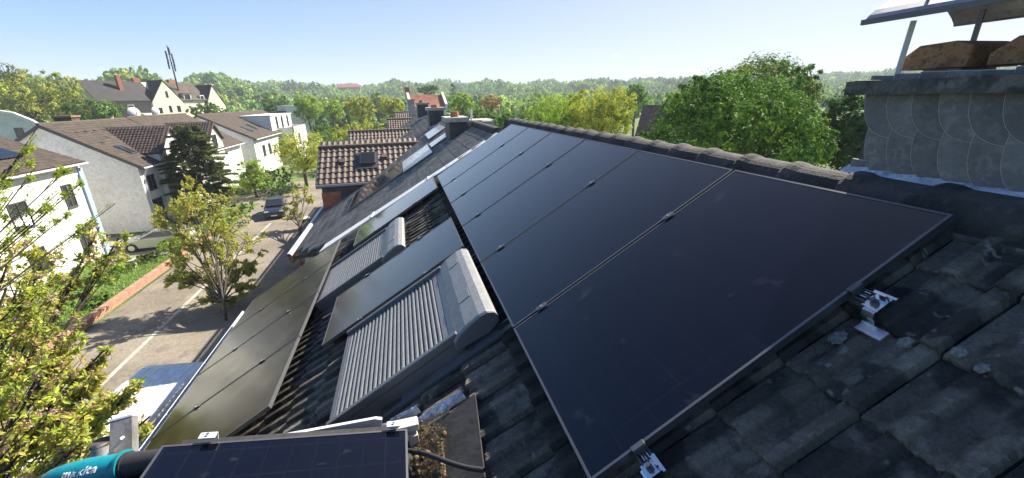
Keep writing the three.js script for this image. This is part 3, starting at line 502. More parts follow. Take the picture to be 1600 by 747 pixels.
{ // rough concrete crown
  const g = new THREE.BoxGeometry(0.80, 0.066, CZ1 - CZ0 + 0.14, 10, 2, 50), p = g.attributes.position; 
  for (let i = 0; i < p.count; i++) { const x = p.getX(i), y = p.getY(i), z = p.getZ(i), n = vnoise(z * 22 + 40, x * 22 + y * 30, 256) - 0.5, top = y > 0.02 ? 0.012 * (vnoise(z * 9 + 3, x * 9, 256) - 0.5) : 0; p.setXYZ(i, x + 0.014 * n * Math.sign(x), y + top + 0.004 * n, z + 0.012 * n); }
  g.computeVertexNormals(); g.translate(CHX + 0.29, 10.005, (CZ0 + CZ1) / 2); part('crown', g, M.concrete, chim);
}
for (let k = 0; k < 5; k++) {                                      // clay covers on their flues
  const z0 = -1.70 + k * 0.345, cx = 2.47;
  part('flue_stub', span(cx - 0.02, cx + 0.2, 10.02, 10.085, z0 + 0.09, z0 + 0.24), M.paleConcrete, chim);
  part('clay_cover', extrudeX([[z0 + 0.0, 10.08], [z0 + 0.0, 10.125], [z0 + 0.075, 10.185], [z0 + 0.215, 10.192], [z0 + 0.285, 10.165], [z0 + 0.275, 10.08]], cx - 0.06, cx + 0.27, 0.004), M.clay, chim);
}
{ // arched sheet-metal hood on posts
  const xa = 2.30, xb = 2.94, n = 18, v = [], out = [], inn = []; for (let i = 0; i <= n; i++) { const t = i / n, x = xa + (xb - xa) * t, y = 10.312 + 0.15 * Math.pow(Math.sin(Math.PI * t), 0.8); out.push([x, y]); inn.push([x, y - 0.006]); }
  const hd = part('metal_hood', extrudeZ(out.concat(inn.reverse()), -1.84, 0.6), M.zinc, chim);
  part('hood_rim', [bar(V(xa, 10.315, -1.84), V(xa, 10.315, 0.6), 0.02, 0.024), bar(V(xb, 10.315, -1.84), V(xb, 10.315, 0.6), 0.016, 0.02)], M.clampDark, hd);
  for (const z of [-1.62, -0.9, -0.2]) part('rivet', [rod(V(2.38, 10.385, z), V(2.366, 10.392, z), 0.008, 0.008, 8)], M.alu, hd);
  part('hood_post', bar(onX(1400, 122, 2.38), onX(1428, 32, 2.36), 0.022, 0.008, 0), M.alu2, chim);
  part('hood_post', bar(onX(1519, 66, 2.86).setY(10.03), onX(1529, 40, 2.86).setY(10.36), 0.022, 0.01), M.clampDark, chim);
  part('hood_post', bar(V(2.38, 10.03, -0.2), V(2.37, 10.36, -0.2), 0.022, 0.01), M.alu2, chim);
}

// ------------------------------------------------------------------ solar panels on our roof
const PW = 1.134, PL = 1.722, STEP = 1.154, TH = 0.034;
const slopeQ = new THREE.Quaternion().setFromAxisAngle(V(0, 0, 1), TILT);
const panelFrame = merged([span(0, PL, -TH, 0, -PW, -PW + 0.011), span(0, PL, -TH, 0, -0.011, 0), span(0, 0.011, -TH, 0, -PW + 0.011, -0.011), span(PL - 0.011, PL, -TH, 0, -PW + 0.011, -0.011)]);
const panelGlassG = merged([span(0.011, PL - 0.011, -TH + 0.004, -0.0025, -PW + 0.011, -0.011)]);
// local axes: x up the slope, y off the roof, -z along the ridge
function solarPanel(label, s, r, h, mat, group, q = slopeQ, pos, scale) {
  const t = thing('solar_panel', label, 'solar panel', pos ?? P(s, r, h), group); t.quaternion.copy(q); if (scale) t.scale.copy(scale);
  const f = new THREE.Mesh(panelFrame, M.frame); f.name = numbered('frame'); const g = new THREE.Mesh(panelGlassG, mat); g.name = numbered('cell_glass'); f.castShadow = f.receiveShadow = g.castShadow = g.receiveShadow = true;
  t.add(f, g); return t;
}
const ord = ['first', 'second', 'third', 'fourth', 'fifth', 'sixth'];
for (let k = 0; k < 6; k++) solarPanel(k === 0 ? 'largest nearest black solar panel of the upper row, with roof hooks at its free edge' : k === 5 ? 'farthest black solar panel of the upper row below the ridge, reflecting pale blue sky' : `${ord[k]} black solar panel from the near end of the upper row below the ridge`, 0, k * STEP, 0, M.pv[k % 3], 'black solar panels in the upper row');
for (let k = 0; k < 4; k++) solarPanel(['nearest satin panel of the lowest row above the gutter, beside the lit tiles', 'second satin panel from the near end of the lowest row above the gutter', 'third satin panel from the near end of the lowest row above the gutter', 'farthest satin panel of the lowest row, next to the white parapet strip'][k], -4.04, 2.22 + k * STEP, 0.08, M.pvWarmSheen[k % 2], 'satin solar panels in the lowest row', slopeQ, undefined, V(1.11, 1, 1));
solarPanel('black solar panel lying between the two grey roller-shutter windows', -1.80, 2.90, 0, M.pvOld, 'black solar panels beside the shutter windows');
solarPanel('farther black solar panel beyond the small roller-shutter window, next to the white strip', -1.80, 6.0, 0, M.pv[1], 'black solar panels beside the shutter windows');
{
  const m = new THREE.Matrix4(), a = V(-1.255, 8.475, -1.95), b = V(-0.14, 8.29, -1.95), x = b.clone().sub(a).normalize(), z = V(0, 0, 1), y = z.clone().cross(x).normalize();
  // its long side runs towards the camera
  const q = new THREE.Quaternion().setFromRotationMatrix(new THREE.Matrix4().makeBasis(z.clone().negate(), y, x));
  const t = solarPanel('near dark blue solar panel on the flat dormer at the bottom of the picture', 0, 0, 0, M.pv[2], undefined, q, b.clone().addScaledVector(z, PL));
}
// mid clamps, end clamps with rails and hooks
function clamp(s, r, h, label, mat = M.clampDark) {
  const t = thing('panel_clamp', label, 'clamp', P(s, r, h), 'clamps between the panels'); t.quaternion.copy(slopeQ);
  const b = new THREE.Mesh(merged([box(0.07, 0.006, 0.040, 0, 0.006, 0, 0, 0, 0, 0.002), span(-0.035, 0.035, -0.03, 0.004, -0.007, 0.007)]), mat); b.name = numbered('clamp_plate'); t.add(b);
  const c = new THREE.Mesh(merged([rod(V(0, 0.008, 0), V(0, 0.016, 0), 0.0075, 0.0075, 8)]), M.alu); c.name = numbered('clamp_bolt'); t.add(c); return t;
}
const seamName = ['nearest', 'second nearest', 'third nearest', 'fourth nearest', 'farthest'];
for (let k = 1; k < 6; k++) { clamp(1.20, k * STEP - 0.010, 0.001, `upper clamp in the ${seamName[k - 1]} seam of the upper panel row`); clamp(0.22, k * STEP - 0.010, 0.001, `lower clamp in the ${seamName[k - 1]} seam of the upper panel row`); }
for (let k = 1; k < 4; k++) for (const s of [-3.45, -2.6]) clamp(s, 2.22 + k * STEP - 0.010, 0.081, `${s < -3 ? 'lower' : 'upper'} clamp in the ${seamName[k - 1]} seam of the lowest panel row`);
for (const [s, r, w] of [[-1.35, 2.885, 'near edge of the panel between the shutters, lower'], [-0.55, 2.885, 'near edge of the panel between the shutters, upper'], [-1.35, 4.045, 'far edge of the panel between the shutters, lower'], [-0.55, 4.045, 'far edge of the panel between the shutters, upper'], [-1.35, 5.985, 'near edge of the farther panel beside the shutter, lower'], [-0.55, 5.985, 'near edge of the farther panel beside the shutter, upper']]) clamp(s, r, 0.001, 'small dark clamp on the ' + w);
const hook1 = onRoof(1337, 455, -0.02), hook2 = onRoof(1003, 706, -0.02);
[[hook1, 'upper'], [hook2, 'lower']].forEach(([[s], w]) => {
  const rl = thing('mounting_rail', `dark mounting rail under the upper panel row whose end shows at the ${w} hook`, 'rail', P(s, 0, -0.055)); rl.quaternion.copy(slopeQ);
  // an H-shaped section
  const sec = (x0, x1, y0, y1) => span(x0, x1, y0, y1, -6.85, 0.045);
  const m = new THREE.Mesh(merged([sec(-0.02, -0.015, -0.02, 0.02), sec(0.015, 0.02, -0.02, 0.02), sec(-0.015, 0.015, -0.003, 0.003), sec(-0.02, -0.006, 0.016, 0.0205), sec(0.006, 0.02, 0.016, 0.0205)]), M.alu); m.name = numbered('rail_profile'); rl.add(m);
  const ec = thing('end_clamp', `dark slotted end clamp gripping the free panel edge above the ${w} hook`, 'clamp', P(s, -0.005, 0)); ec.quaternion.copy(slopeQ);
  const cm = new THREE.Mesh(merged([box(0.055, 0.005, 0.022, 0, 0.004, -0.004, 0, 0, 0, 0.0015), span(-0.0275, 0.0275, -0.034, 0.003, 0.005, 0.009), span(-0.0275, 0.0275, -0.037, -0.034, 0.005, 0.048), span(-0.0275, -0.022, -0.034, -0.020, 0.009, 0.046), span(0.022, 0.0275, -0.034, -0.020, 0.009, 0.046), span(-0.004, 0.004, -0.034, -0.018, 0.009, 0.046)]), M.clampDark); cm.name = numbered('clamp_body'); ec.add(cm);
  for (const x of [-0.010, 0.012]) { const l = new THREE.Mesh(merged([span(x - 0.0016, x + 0.0016, -0.0185, -0.016, 0.010, 0.044)]), M.chrome); l.name = numbered('slot_edge'); ec.add(l); }
  const hk = thing('roof_hook', `bright bent steel roof hook on the tiles below the ${w} end clamp`, 'roof hook', P(s, -0.02, -0.10)); hk.quaternion.copy(slopeQ); hk.scale.setScalar(1.25);
  // the hook: a strap that comes out under a tile, bends up and carries the rail, bent along the slope (x) with its width across (z)
  const strap = (pts, w0, z0) => { const o = [], i = []; pts.forEach(([x, y], k) => { const a = pts[Math.max(0, k - 1)], c = pts[Math.min(pts.length - 1, k + 1)], dx = c[0] - a[0], dy = c[1] - a[1], l = Math.hypot(dx, dy); o.push([x - dy / l * 0.003, y + dx / l * 0.003]); i.push([x + dy / l * 0.003, y - dx / l * 0.003]); }); return extrudeZ(o.concat(i.reverse()), z0, z0 + w0); };
  const zz = 0.030;
  const hb = new THREE.Mesh(merged([strap([[-0.085, 0.002], [-0.06, -0.004], [-0.045, 0.003], [-0.04, 0.016], [-0.044, 0.034], [-0.036, 0.046], [-0.02, 0.05], [0.002, 0.05], [0.012, 0.058], [0.014, 0.078]], 0.034, zz)]), M.chrome); hb.name = numbered('hook_strap'); hk.add(hb);
  const hp = new THREE.Mesh(merged([span(-0.03, 0.026, 0.052, 0.058, zz - 0.006, zz + 0.040), span(0.018, 0.026, 0.058, 0.072, zz - 0.006, zz + 0.056)]), M.chrome); hp.name = numbered('hook_plate'); hk.add(hp);
  const hn = new THREE.Mesh(merged([rod(V(-0.008, 0.058, zz + 0.016), V(-0.008, 0.066, zz + 0.016), 0.012, 0.012, 6), rod(V(-0.008, 0.066, zz + 0.016), V(-0.008, 0.078, zz + 0.016), 0.006, 0.006, 8)]), M.clampDark); hn.name = numbered('hook_bolt'); hk.add(hn);
  const hf = new THREE.Mesh(merged([span(-0.082, -0.046, -0.002, 0.004, zz + 0.002, zz + 0.075)]), M.alu); hf.name = numbered('hook_foot'); hk.add(hf);
});
// wood block, clamps and label at the top edge of the near panel
const blk = thing('wood_block', 'pale weathered wood block at the top right corner of the near panel', 'wood block', onZ(640, 668, -1.99));
part('block_body', [box(0.15, 0.045, 0.07, ...onZ(632, 666, -1.99).toArray(), 0, 0.1, -0.05, 0.004), box(0.05, 0.08, 0.06, ...onZ(646, 685, -1.97).toArray(), 0, 0.2, 0, 0.004)], M.wood, blk);
for (const [px, py, w] of [[325, 682, 'left'], [615, 664, 'right']]) { const p = onZ(px, py, -1.955), t = thing('edge_clamp', `small silver clamp on the top edge of the near panel, ${w} one`, 'clamp', p); part('clamp_plate', [box(0.07, 0.006, 0.035, p.x, p.y + 0.004, p.z, 0, 0, -0.16), box(0.07, 0.04, 0.006, p.x, p.y - 0.012, p.z - 0.016, 0, 0, -0.16)], M.alu2, t); part('clamp_bolt', rod(V(p.x, p.y + 0.006, p.z), V(p.x + 0.002, p.y + 0.016, p.z), 0.008, 0.008, 8), M.chrome, t); }

// ------------------------------------------------------------------ roof windows with roller shutters
function shutterWindow(label, s0, s1, r0, r1, hBase) {
  const L = s1 - s0, W = r1 - r0, t = thing('shutter_window', label, 'roof window', P(s0, r0, hBase), undefined); t.quaternion.copy(slopeQ);
  const add = (n, g, m, par = t) => { const o = new THREE.Mesh(merged(g), m); o.name = numbered(n); o.castShadow = o.receiveShadow = true; par.add(o); return o; };
  const H = 0.135, c0 = 0.03, hood = L - 0.33, cell = hood - 0.10;
  add('window_frame', [span(0, L - 0.06, 0, H - 0.035, -W + 0.02, -0.02)], M.black);
  add('flashing', [span(-0.10, L + 0.05, -0.015, 0.012, -W - 0.10, -W + 0.02), span(-0.10, L + 0.05, -0.015, 0.012, -0.02, 0.10), span(-0.13, 0.0, -0.015, 0.02, -W + 0.02, -0.02)], M.rail);
  for (const z of [0, -W]) add('side_rail', [box(hood + 0.02, 0.06, 0.045, (hood + 0.02) / 2, H - 0.005, z === 0 ? -0.0225 : -W + 0.0225, 0, 0, 0, 0.008), span(0, hood, 0.0, H - 0.035, z === 0 ? -0.03 : -W, z === 0 ? 0 : -W + 0.03)], M.rail);
  const n = 23, pitch = (cell - c0) / n, pr = []; for (let i = 0; i <= 8; i++) { const a = i / 8; pr.push([a * pitch * 0.93, 0.017 * Math.pow(Math.sin(Math.PI * Math.min(1, Math.max(0, a))), 0.55)]); }
  const sg = boxUV(clean(extrudeZ([[0, -0.006], ...pr, [pitch * 0.93, -0.006]], -W + 0.045, -0.045)));
  for (let k = 0; k < n; k++) { const m = new THREE.Mesh(sg, M.shutter); m.name = numbered('shutter_slat'); m.position.set(c0 + k * pitch, H - 0.022 + (k % 3) * 0.0006, 0); m.castShadow = m.receiveShadow = true; t.add(m); }
  add('bottom_bar', [box(0.05, 0.05, W - 0.09, 0.012, H - 0.03, -W / 2, 0, 0, 0, 0.01)], M.rail);
  for (const f of [0, 1]) add('wide_slat', [box(0.046, 0.012, W - 0.1, cell + 0.025 + f * 0.05, H - 0.012 + f * 0.004, -W / 2, 0, 0, 0.06, 0.003)], M.shutter);
  const prof = [[hood - 0.05, 0.055], [hood - 0.03, 0.120], [hood + 0.02, 0.148], [hood + 0.10, 0.168], [hood + 0.22, 0.180], [hood + 0.275, 0.172], [hood + 0.315, 0.142], [hood + 0.325, 0.10], [hood + 0.30, 0.055], [hood + 0.20, 0.03]];
  const hd = add('shutter_hood', [extrudeZ(prof, -W - 0.012, 0.012, 0.012)], M.hood);
  add('hood_cap', [extrudeZ(prof.map(([x, y]) => [x * 1.0 + 0.004, y - 0.004]), 0.0125, 0.03, 0.008)], M.rail); add('hood_cap', [extrudeZ(prof.map(([x, y]) => [x + 0.004, y - 0.004]), -W - 0.03, -W - 0.0125, 0.008)], M.rail);
  for (const [f, w] of [[0.30, 0.13], [0.83, 0.10]]) add('label_plate', [box(0.105, 0.004, w, hood + 0.155, 0.1755, -W * f - 0.0, 0, 0, 0.10)], M.label, hd);
  return t;
}
shutterWindow('large near roof window with closed grey roller shutter and rounded hood', -1.44, -0.05, 1.44, 2.72, -0.12);
shutterWindow('smaller farther roof window with closed grey roller shutter above the lowest panel row', -2.16, -0.78, 4.22, 5.56, -0.12);

// ------------------------------------------------------------------ white parapet strip, neighbours of the row
const strip = thing('parapet_strip', 'white metal parapet strip running down the slope between the two roofs', 'parapet', P(-1, 7.6, -0.1));
{ const a = P(-2.98, 7.98, -0.09), b = P(1.5, 7.34, -0.09), a2 = P(-2.98, 8.60, -0.13), b2 = P(1.5, 7.82, -0.13);
  part('cover_sheet', [plate([a, b, b2, a2], 0.02), plate([a, a.clone().add(V(0, -0.05, 0)), b.clone().add(V(0, -0.05, 0)), b], 0.01)], M.strip, strip);
  for (const f of [0.3, 0.62]) { const p = a.clone().lerp(b, f), q = a2.clone().lerp(b2, f); part('sheet_seam', bar(p.clone().add(V(0, 0.006, 0)), q.clone().add(V(0, 0.006, 0)), 0.03, 0.012), M.strip, strip); } }
const pan2 = tileGeo(0.2, 0.36, panProf, 6, 0.026, 0.034), pan2s = [0, 1, 2].map((i) => shift(pan2, i * 0.31, i * 0.47));
function crossGable(parent, roofPart, { xf, apexY, eaveY, zc, half, xEnd, singleTiles, seed, skylight, vents = [] }) {
  part('gable_wall', extrudeX([[-half + 0.12, 0], [-half + 0.12, eaveY - 0.08], [0, apexY - 0.16], [half - 0.12, eaveY - 0.08], [half - 0.12, 0]].map(([z, y]) => [z + zc, y]), xf + 0.15, xEnd), M.slateWall, parent);
  const dy = apexY - eaveY, L = Math.hypot(dy, half), u = V(0, dy / L, -half / L), n = V(0, half / L, dy / L), o = V(xf, eaveY, zc + half);
  const gr = part('gable_roof', [plate([V(xf, eaveY - 0.06, zc + half), V(xEnd, eaveY - 0.06, zc + half), V(xEnd, apexY - 0.05, zc), V(xf, apexY - 0.05, zc)], 0.1), plate([V(xf, eaveY - 0.06, zc - half), V(xf, apexY - 0.05, zc), V(xEnd, apexY - 0.05, zc), V(xEnd, eaveY - 0.06, zc - half)], 0.1)], M.deck, parent);
  const rows = Math.ceil(L / 0.29), cols = Math.floor((xEnd - xf) / 0.2);
  tileField(gr, o.clone().addScaledVector(n, -0.02), u, n, V(1, 0, 0), rows, cols, pan2s, M.pan, { gauge: 0.29, width: 0.2, seed, jitter: 0.006, keep: (c) => { const rf = RO.y + (c.x - RO.x) * ST / CT - 0.45; return c.y > rf - 0.25; }, single: () => singleTiles });
  const caps = []; for (let x = xf; x < xEnd - 0.1; x += 0.36) caps.push(new THREE.CylinderGeometry(0.085, 0.095, 0.38, 10, 1, false, 0, Math.PI * 2).rotateZ(Math.PI / 2).translate(x + 0.18, apexY - 0.01, zc));
  part('ridge_caps', caps, M.pan[0], gr);
  part('gutter', [tube([V(xf, eaveY - 0.05, zc + half + 0.05), V(xEnd - 0.8, eaveY - 0.05, zc + half + 0.05)], 0.055, 2, 8)], M.zinc, gr);
  part('barge_board', [plate([V(xf - 0.01, eaveY + 0.03, zc + half), V(xf - 0.01, apexY + 0.05, zc), V(xf - 0.01, apexY - 0.13, zc), V(xf - 0.01, eaveY - 0.14, zc + half)], 0.03), plate([V(xf - 0.01, eaveY + 0.03, zc - half), V(xf - 0.01, apexY + 0.05, zc), V(xf - 0.01, apexY - 0.13, zc), V(xf - 0.01, eaveY - 0.14, zc - half)], 0.03)], M.winFrameDark, gr);
  const on = (x, s, h) => o.clone().addScaledVector(u, s).addScaledVector(n, h).setX(x);
  for (const [x, s] of vents) part('vent_tile', plate([on(x, s, 0.09), on(x + 0.2, s, 0.09), on(x + 0.2, s + 0.22, 0.06), on(x, s + 0.22, 0.06)], 0.07), M.darkPan, gr);
  if (skylight) { const [x, s, w, l] = skylight; const f = part('skylight', [plate([on(x - 0.12, s - 0.22, 0.055), on(x + w + 0.08, s - 0.22, 0.055), on(x + w + 0.08, s + l + 0.08, 0.055), on(x - 0.12, s + l + 0.08, 0.055)], 0.04), plate([on(x, s, 0.13), on(x + w, s, 0.13), on(x + w, s + l, 0.13), on(x, s + l, 0.13)], 0.08)], M.winFrameDark, gr);
    part('pane', plate([on(x + 0.035, s + 0.035, 0.137), on(x + w - 0.035, s + 0.035, 0.137), on(x + w - 0.035, s + l - 0.035, 0.137), on(x + 0.035, s + l - 0.035, 0.137)], 0.006), M.win, f); }
  return gr;
}
function rowHouse(label, zN, zF, { h = -0.30, cut = 0, sTop = 1.58, single = () => false, seed = 9, wallMat = M.offWhite }) {
  const t = thing('row_house', label, 'house', V(0, 0, (zN + zF) / 2), 'terraced houses beyond our roof'), top = P(sTop, 0, h), yE = P(-4.4, 0, h).y;
  part('wall', [extrudeZ([[-2.9, 0], [-2.9, yE - 0.1], [top.x, top.y - 0.25], [6.6, yE + 0.2], [6.6, 0]], zF, zN - cut)].concat(cut ? [extrudeZ([[-1.7, 0], [-1.7, 6.6], [top.x, top.y - 0.3], [6.6, yE + 0.1], [6.6, 0]], zN - cut, zN)] : []), wallMat, t);
  const rN = RO.z - zN, rF = RO.z - zF, rf = part('roof', [plate(cut ? [P(-4.45, rF, h - 0.03), P(-4.45, rN + cut, h - 0.03), P(-3.0, rN + 0.5, h - 0.03), P(-3.0, rN, h - 0.03), P(sTop, rN, h - 0.03), P(sTop, rF, h - 0.03)] : [P(-4.45, rF, h - 0.03), P(-4.45, rN, h - 0.03), P(sTop, rN, h - 0.03), P(sTop, rF, h - 0.03)], 0.1), plate([V(6.8, yE + 0.2, zN), V(6.8, yE + 0.2, zF), V(top.x, top.y - 0.02, zF), V(top.x, top.y - 0.02, zN)], 0.1)], M.deck, t);
  const cols = Math.floor((zN - zF) / 0.3);
  tileField(rf, P(-4.4, rF, h), US, NS, V(0, 0, 1), 18, cols, farTiles, M.tilesN, { seed, single: (i, j) => single(i, cols - 1 - j), jitter: 0.006, keep: (c, i, j) => { const s = -4.4 + 0.33 * i, r = rF - 0.3 * (j + 0.5); return !cut || s > -3.05 || r > rN + cut - (s + 4.4) * (cut - 0.5) / 1.4; } });
  part('ridge_caps', Array.from({ length: Math.floor((zN - zF) / 0.37) }, (_, k) => new THREE.CylinderGeometry(0.105, 0.12, 0.39, 12).rotateX(Math.PI / 2).translate(top.x + 0.02, top.y + 0.02, zF + 0.2 + k * 0.37)), M.cap, rf);
  part('gutter', [tube([V(-3.30, yE - 0.06, zF), V(-3.30, yE - 0.06, zN - 0.1 - cut)], 0.07, 2, 8)], M.gutter, t);
  return [t, rf];
}
function stack(t, x0, x1, yb, yt, z0, z1, mat, pots = []) {                // a neighbour's chimney
  const c = part('chimney', span(x0, x1, yb, yt - 0.12, z0, z1), mat, t); part('crown', span(x0 - 0.08, x1 + 0.08, yt - 0.12, yt, z0 - 0.08, z1 + 0.08), M.paleConcrete, c);
  for (const [x, z, r, hh] of pots) part('chimney_pot', rod(V(x, yt, z), V(x, yt + hh, z), r, r * 0.9, 14), M.terracotta, c);
  part('lead_flashing', plate([V(x0 - 0.06, yb + 0.05, z1 + 0.012), V(x1 + 0.06, yb + 0.30, z1 + 0.012), V(x1 + 0.06, yb + 0.42, z1 + 0.012), V(x0 - 0.06, yb + 0.17, z1 + 0.012)], 0.01), M.lead, c); return c;
}
const [n1, n1r] = rowHouse('nearest neighbouring terraced house, with a brown pantiled cross gable carrying a skylight', -9.05, -19.3, { cut: 2.6, h: -0.22, single: (i, j) => j < 9 && i < 17, seed: 41 });
crossGable(n1, n1r, { xf: -3.1, apexY: 8.40, eaveY: 7.30, zc: -17.36, half: 1.72, xEnd: 0.62, singleTiles: true, seed: 51, skylight: [-1.62, 0.88, 0.55, 0.62], vents: [[-2.35, 1.05], [-0.85, 1.2]] });
part('brick_pier', span(-2.98, -2.36, 0, 7.0, -15.765, -15.735), M.brick, n1);
stack(n1, 1.28, 1.76, 8.7, 9.52, -13.4, -12.15, M.slateWall, [[1.5, -12.6, 0.12, 0.16]]);
part('ridge_vent', [span(2.15, 2.42, 8.9, 9.42, -12.0, -11.6)], M.paleConcrete, n1); part('flat_roof_box', [span(1.9, 2.6, 8.9, 9.42, -13.4, -12.3)], M.paleConcrete, n1);
part('vent_pipe', rod(V(1.95, 9.0, -12.4), V(1.95, 9.72, -12.4), 0.03, 0.03, 8), M.alu2, n1);
const [n2, n2r] = rowHouse('second neighbouring terraced house, its lower pantiled cross gable behind the nearest gable', -19.3, -29.1, { seed: 42 });
crossGable(n2, n2r, { xf: -3.1, apexY: 8.34, eaveY: 7.22, zc: -27.1, half: 1.9, xEnd: 0.6, singleTiles: true, seed: 52, vents: [[-2.2, 0.9], [-0.9, 0.95], [-0.1, 0.9]] });
stack(n2, 1.2, 1.85, 8.7, 9.68, -20.6, -19.4, M.slateWall, [[1.5, -19.8, 0.16, 0.12]]);
const [n3, n3r] = rowHouse('third neighbouring terraced house along the row, farther back with a dark cross gable', -29.1, -39, { seed: 43 });
crossGable(n3, n3r, { xf: -1.15, apexY: 8.55, eaveY: 7.5, zc: -38.1, half: 1.9, xEnd: 1.0, singleTiles: false, seed: 53 });
stack(n3, 1.1, 1.8, 8.7, 9.85, -30.4, -29.2, M.slateWall, [[1.4, -29.8, 0.15, 0.15]]);
const [n4, n4r] = rowHouse('fourth neighbouring terraced house, the last of the row before the red roof', -39, -49, { seed: 44 });
crossGable(n4, n4r, { xf: -0.6, apexY: 8.9, eaveY: 7.9, zc: -46.5, half: 1.9, xEnd: 1.4, singleTiles: false, seed: 54 });
stack(n4, 0.7, 1.3, 8.2, 10.1, -41, -40.3, M.paleConcrete, []);
// collectors on the nearest neighbour's roof
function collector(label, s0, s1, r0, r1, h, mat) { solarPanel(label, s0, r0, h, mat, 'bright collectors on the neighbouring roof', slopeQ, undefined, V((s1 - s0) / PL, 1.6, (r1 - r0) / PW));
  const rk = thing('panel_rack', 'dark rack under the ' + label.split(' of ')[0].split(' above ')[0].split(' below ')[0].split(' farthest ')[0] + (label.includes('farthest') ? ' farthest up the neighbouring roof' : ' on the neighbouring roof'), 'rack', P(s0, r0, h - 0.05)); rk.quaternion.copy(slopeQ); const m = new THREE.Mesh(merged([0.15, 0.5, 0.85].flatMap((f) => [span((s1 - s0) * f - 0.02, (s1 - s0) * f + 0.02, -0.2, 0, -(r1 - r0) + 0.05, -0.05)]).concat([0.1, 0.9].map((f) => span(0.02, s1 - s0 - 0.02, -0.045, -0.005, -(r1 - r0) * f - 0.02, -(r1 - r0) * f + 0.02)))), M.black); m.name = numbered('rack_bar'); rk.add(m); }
collector('lowest collector above the gutter of the neighbouring roof, dark at its foot', -2.72, -0.86, 11.1, 13.5, -0.12, M.pvOld);
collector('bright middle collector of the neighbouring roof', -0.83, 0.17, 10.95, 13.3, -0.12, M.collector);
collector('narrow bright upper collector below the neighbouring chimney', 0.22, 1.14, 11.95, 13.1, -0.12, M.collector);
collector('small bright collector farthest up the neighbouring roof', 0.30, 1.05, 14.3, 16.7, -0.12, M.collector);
// ------------------------------------------------------------------ houses across the street
const gableEnd = (xa, xb, xr, eY, rY, y0 = 0) => [[xa, y0], [xa, eY], [xr, rY], [xb, eY], [xb, y0]];
function acrossHouse(name, label, { xw, xr, eY, rY, z0, z1, wallMat, gableMat, roofMat, tiles = true, seed = 3, over = 0.45, downpipe = true }) {
  const xb = 2 * xr - xw, t = thing(name, label, 'house', V(xr, 0, (z0 + z1) / 2)), k = (rY - eY) / (xw - xr), out = over, rise = 0.12;
  part('wall', extrudeZ(gableEnd(xb, xw, xr, eY, rY), z1, z0 - 0.01), wallMat, t);
  part('gable_wall', extrudeZ(gableEnd(xb, xw, xr, eY, rY), z0 - 0.01, z0), gableMat, t);
  const E = V(xw + out, eY - k * out + rise, 0), R = V(xr, rY + rise, 0), Eb = V(xb - out, eY - k * out + rise, 0), zA = z0 + 0.22, zB = z1 - 0.05, at2 = (p, z) => V(p.x, p.y, z);
  const rf = part('roof', [plate([at2(E, zA), at2(E, zB), at2(R, zB), at2(R, zA)], 0.16), plate([at2(Eb, zB), at2(Eb, zA), at2(R, zA), at2(R, zB)], 0.16)], roofMat, t);
  const L = Math.hypot(E.x - R.x, E.y - R.y), u = R.clone().sub(E).normalize(), n = V(-u.y, u.x, 0); if (n.y < 0) n.negate();
  const uu = u, nn = n, ww = uu.clone().cross(nn);                         // up the slope (towards -x), off it, along z
  if (tiles) tileField(rf, V(E.x, E.y + 0.02, ww.z > 0 ? zB : zA), uu, nn, ww, Math.floor(L / 0.34), Math.floor((zA - zB) / 0.3), [tinyTile], [roofMat], { gauge: 0.34, width: 0.3, single: () => false, seed, jitter: 0.008 });
  part('ridge_caps', [rod(V(xr, rY + rise + 0.02, zA), V(xr, rY + rise + 0.02, zB), 0.11, 0.11, 8)], roofMat, rf);
  part('verge_board', [plate([at2(E, zA + 0.012), at2(R, zA + 0.012), V(R.x, R.y - 0.24, zA + 0.012), V(E.x, E.y - 0.24, zA + 0.012)], 0.03), plate([at2(Eb, zA + 0.012), at2(R, zA + 0.012), V(R.x, R.y - 0.24, zA + 0.012), V(Eb.x, Eb.y - 0.24, zA + 0.012)], 0.03)], M.winFrameDark, rf);
  part('gutter', tube([V(E.x + 0.06, E.y - 0.1, zA), V(E.x + 0.06, E.y - 0.1, zB)], 0.075, 2, 8), M.gutter, t);
  if (downpipe) part('downpipe', [tube([V(E.x + 0.02, E.y - 0.15, z0 - 0.5), V(xw + 0.12, E.y - 0.7, z0 - 0.4), V(xw + 0.08, E.y - 1.2, z0 - 0.35), V(xw + 0.08, 0, z0 - 0.35)], 0.045, 24, 7)], M.gutter, t);
  const on = (z, s, h) => E.clone().addScaledVector(uu, s).addScaledVector(nn, h).setZ(z);
  return { t, rf, on, L };
}
function roofLight(h, z, s, w, l, parent) { const f = part('skylight', plate([h.on(z + w / 2, s, 0.14), h.on(z - w / 2, s, 0.14), h.on(z - w / 2, s + l, 0.14), h.on(z + w / 2, s + l, 0.14)], 0.1), M.winFrameDark, parent); part('pane', plate([h.on(z + w / 2 - 0.06, s + 0.06, 0.147), h.on(z - w / 2 + 0.06, s + 0.06, 0.147), h.on(z - w / 2 + 0.06, s + l - 0.06, 0.147), h.on(z + w / 2 - 0.06, s + l - 0.06, 0.147)], 0.006), M.win, f); }
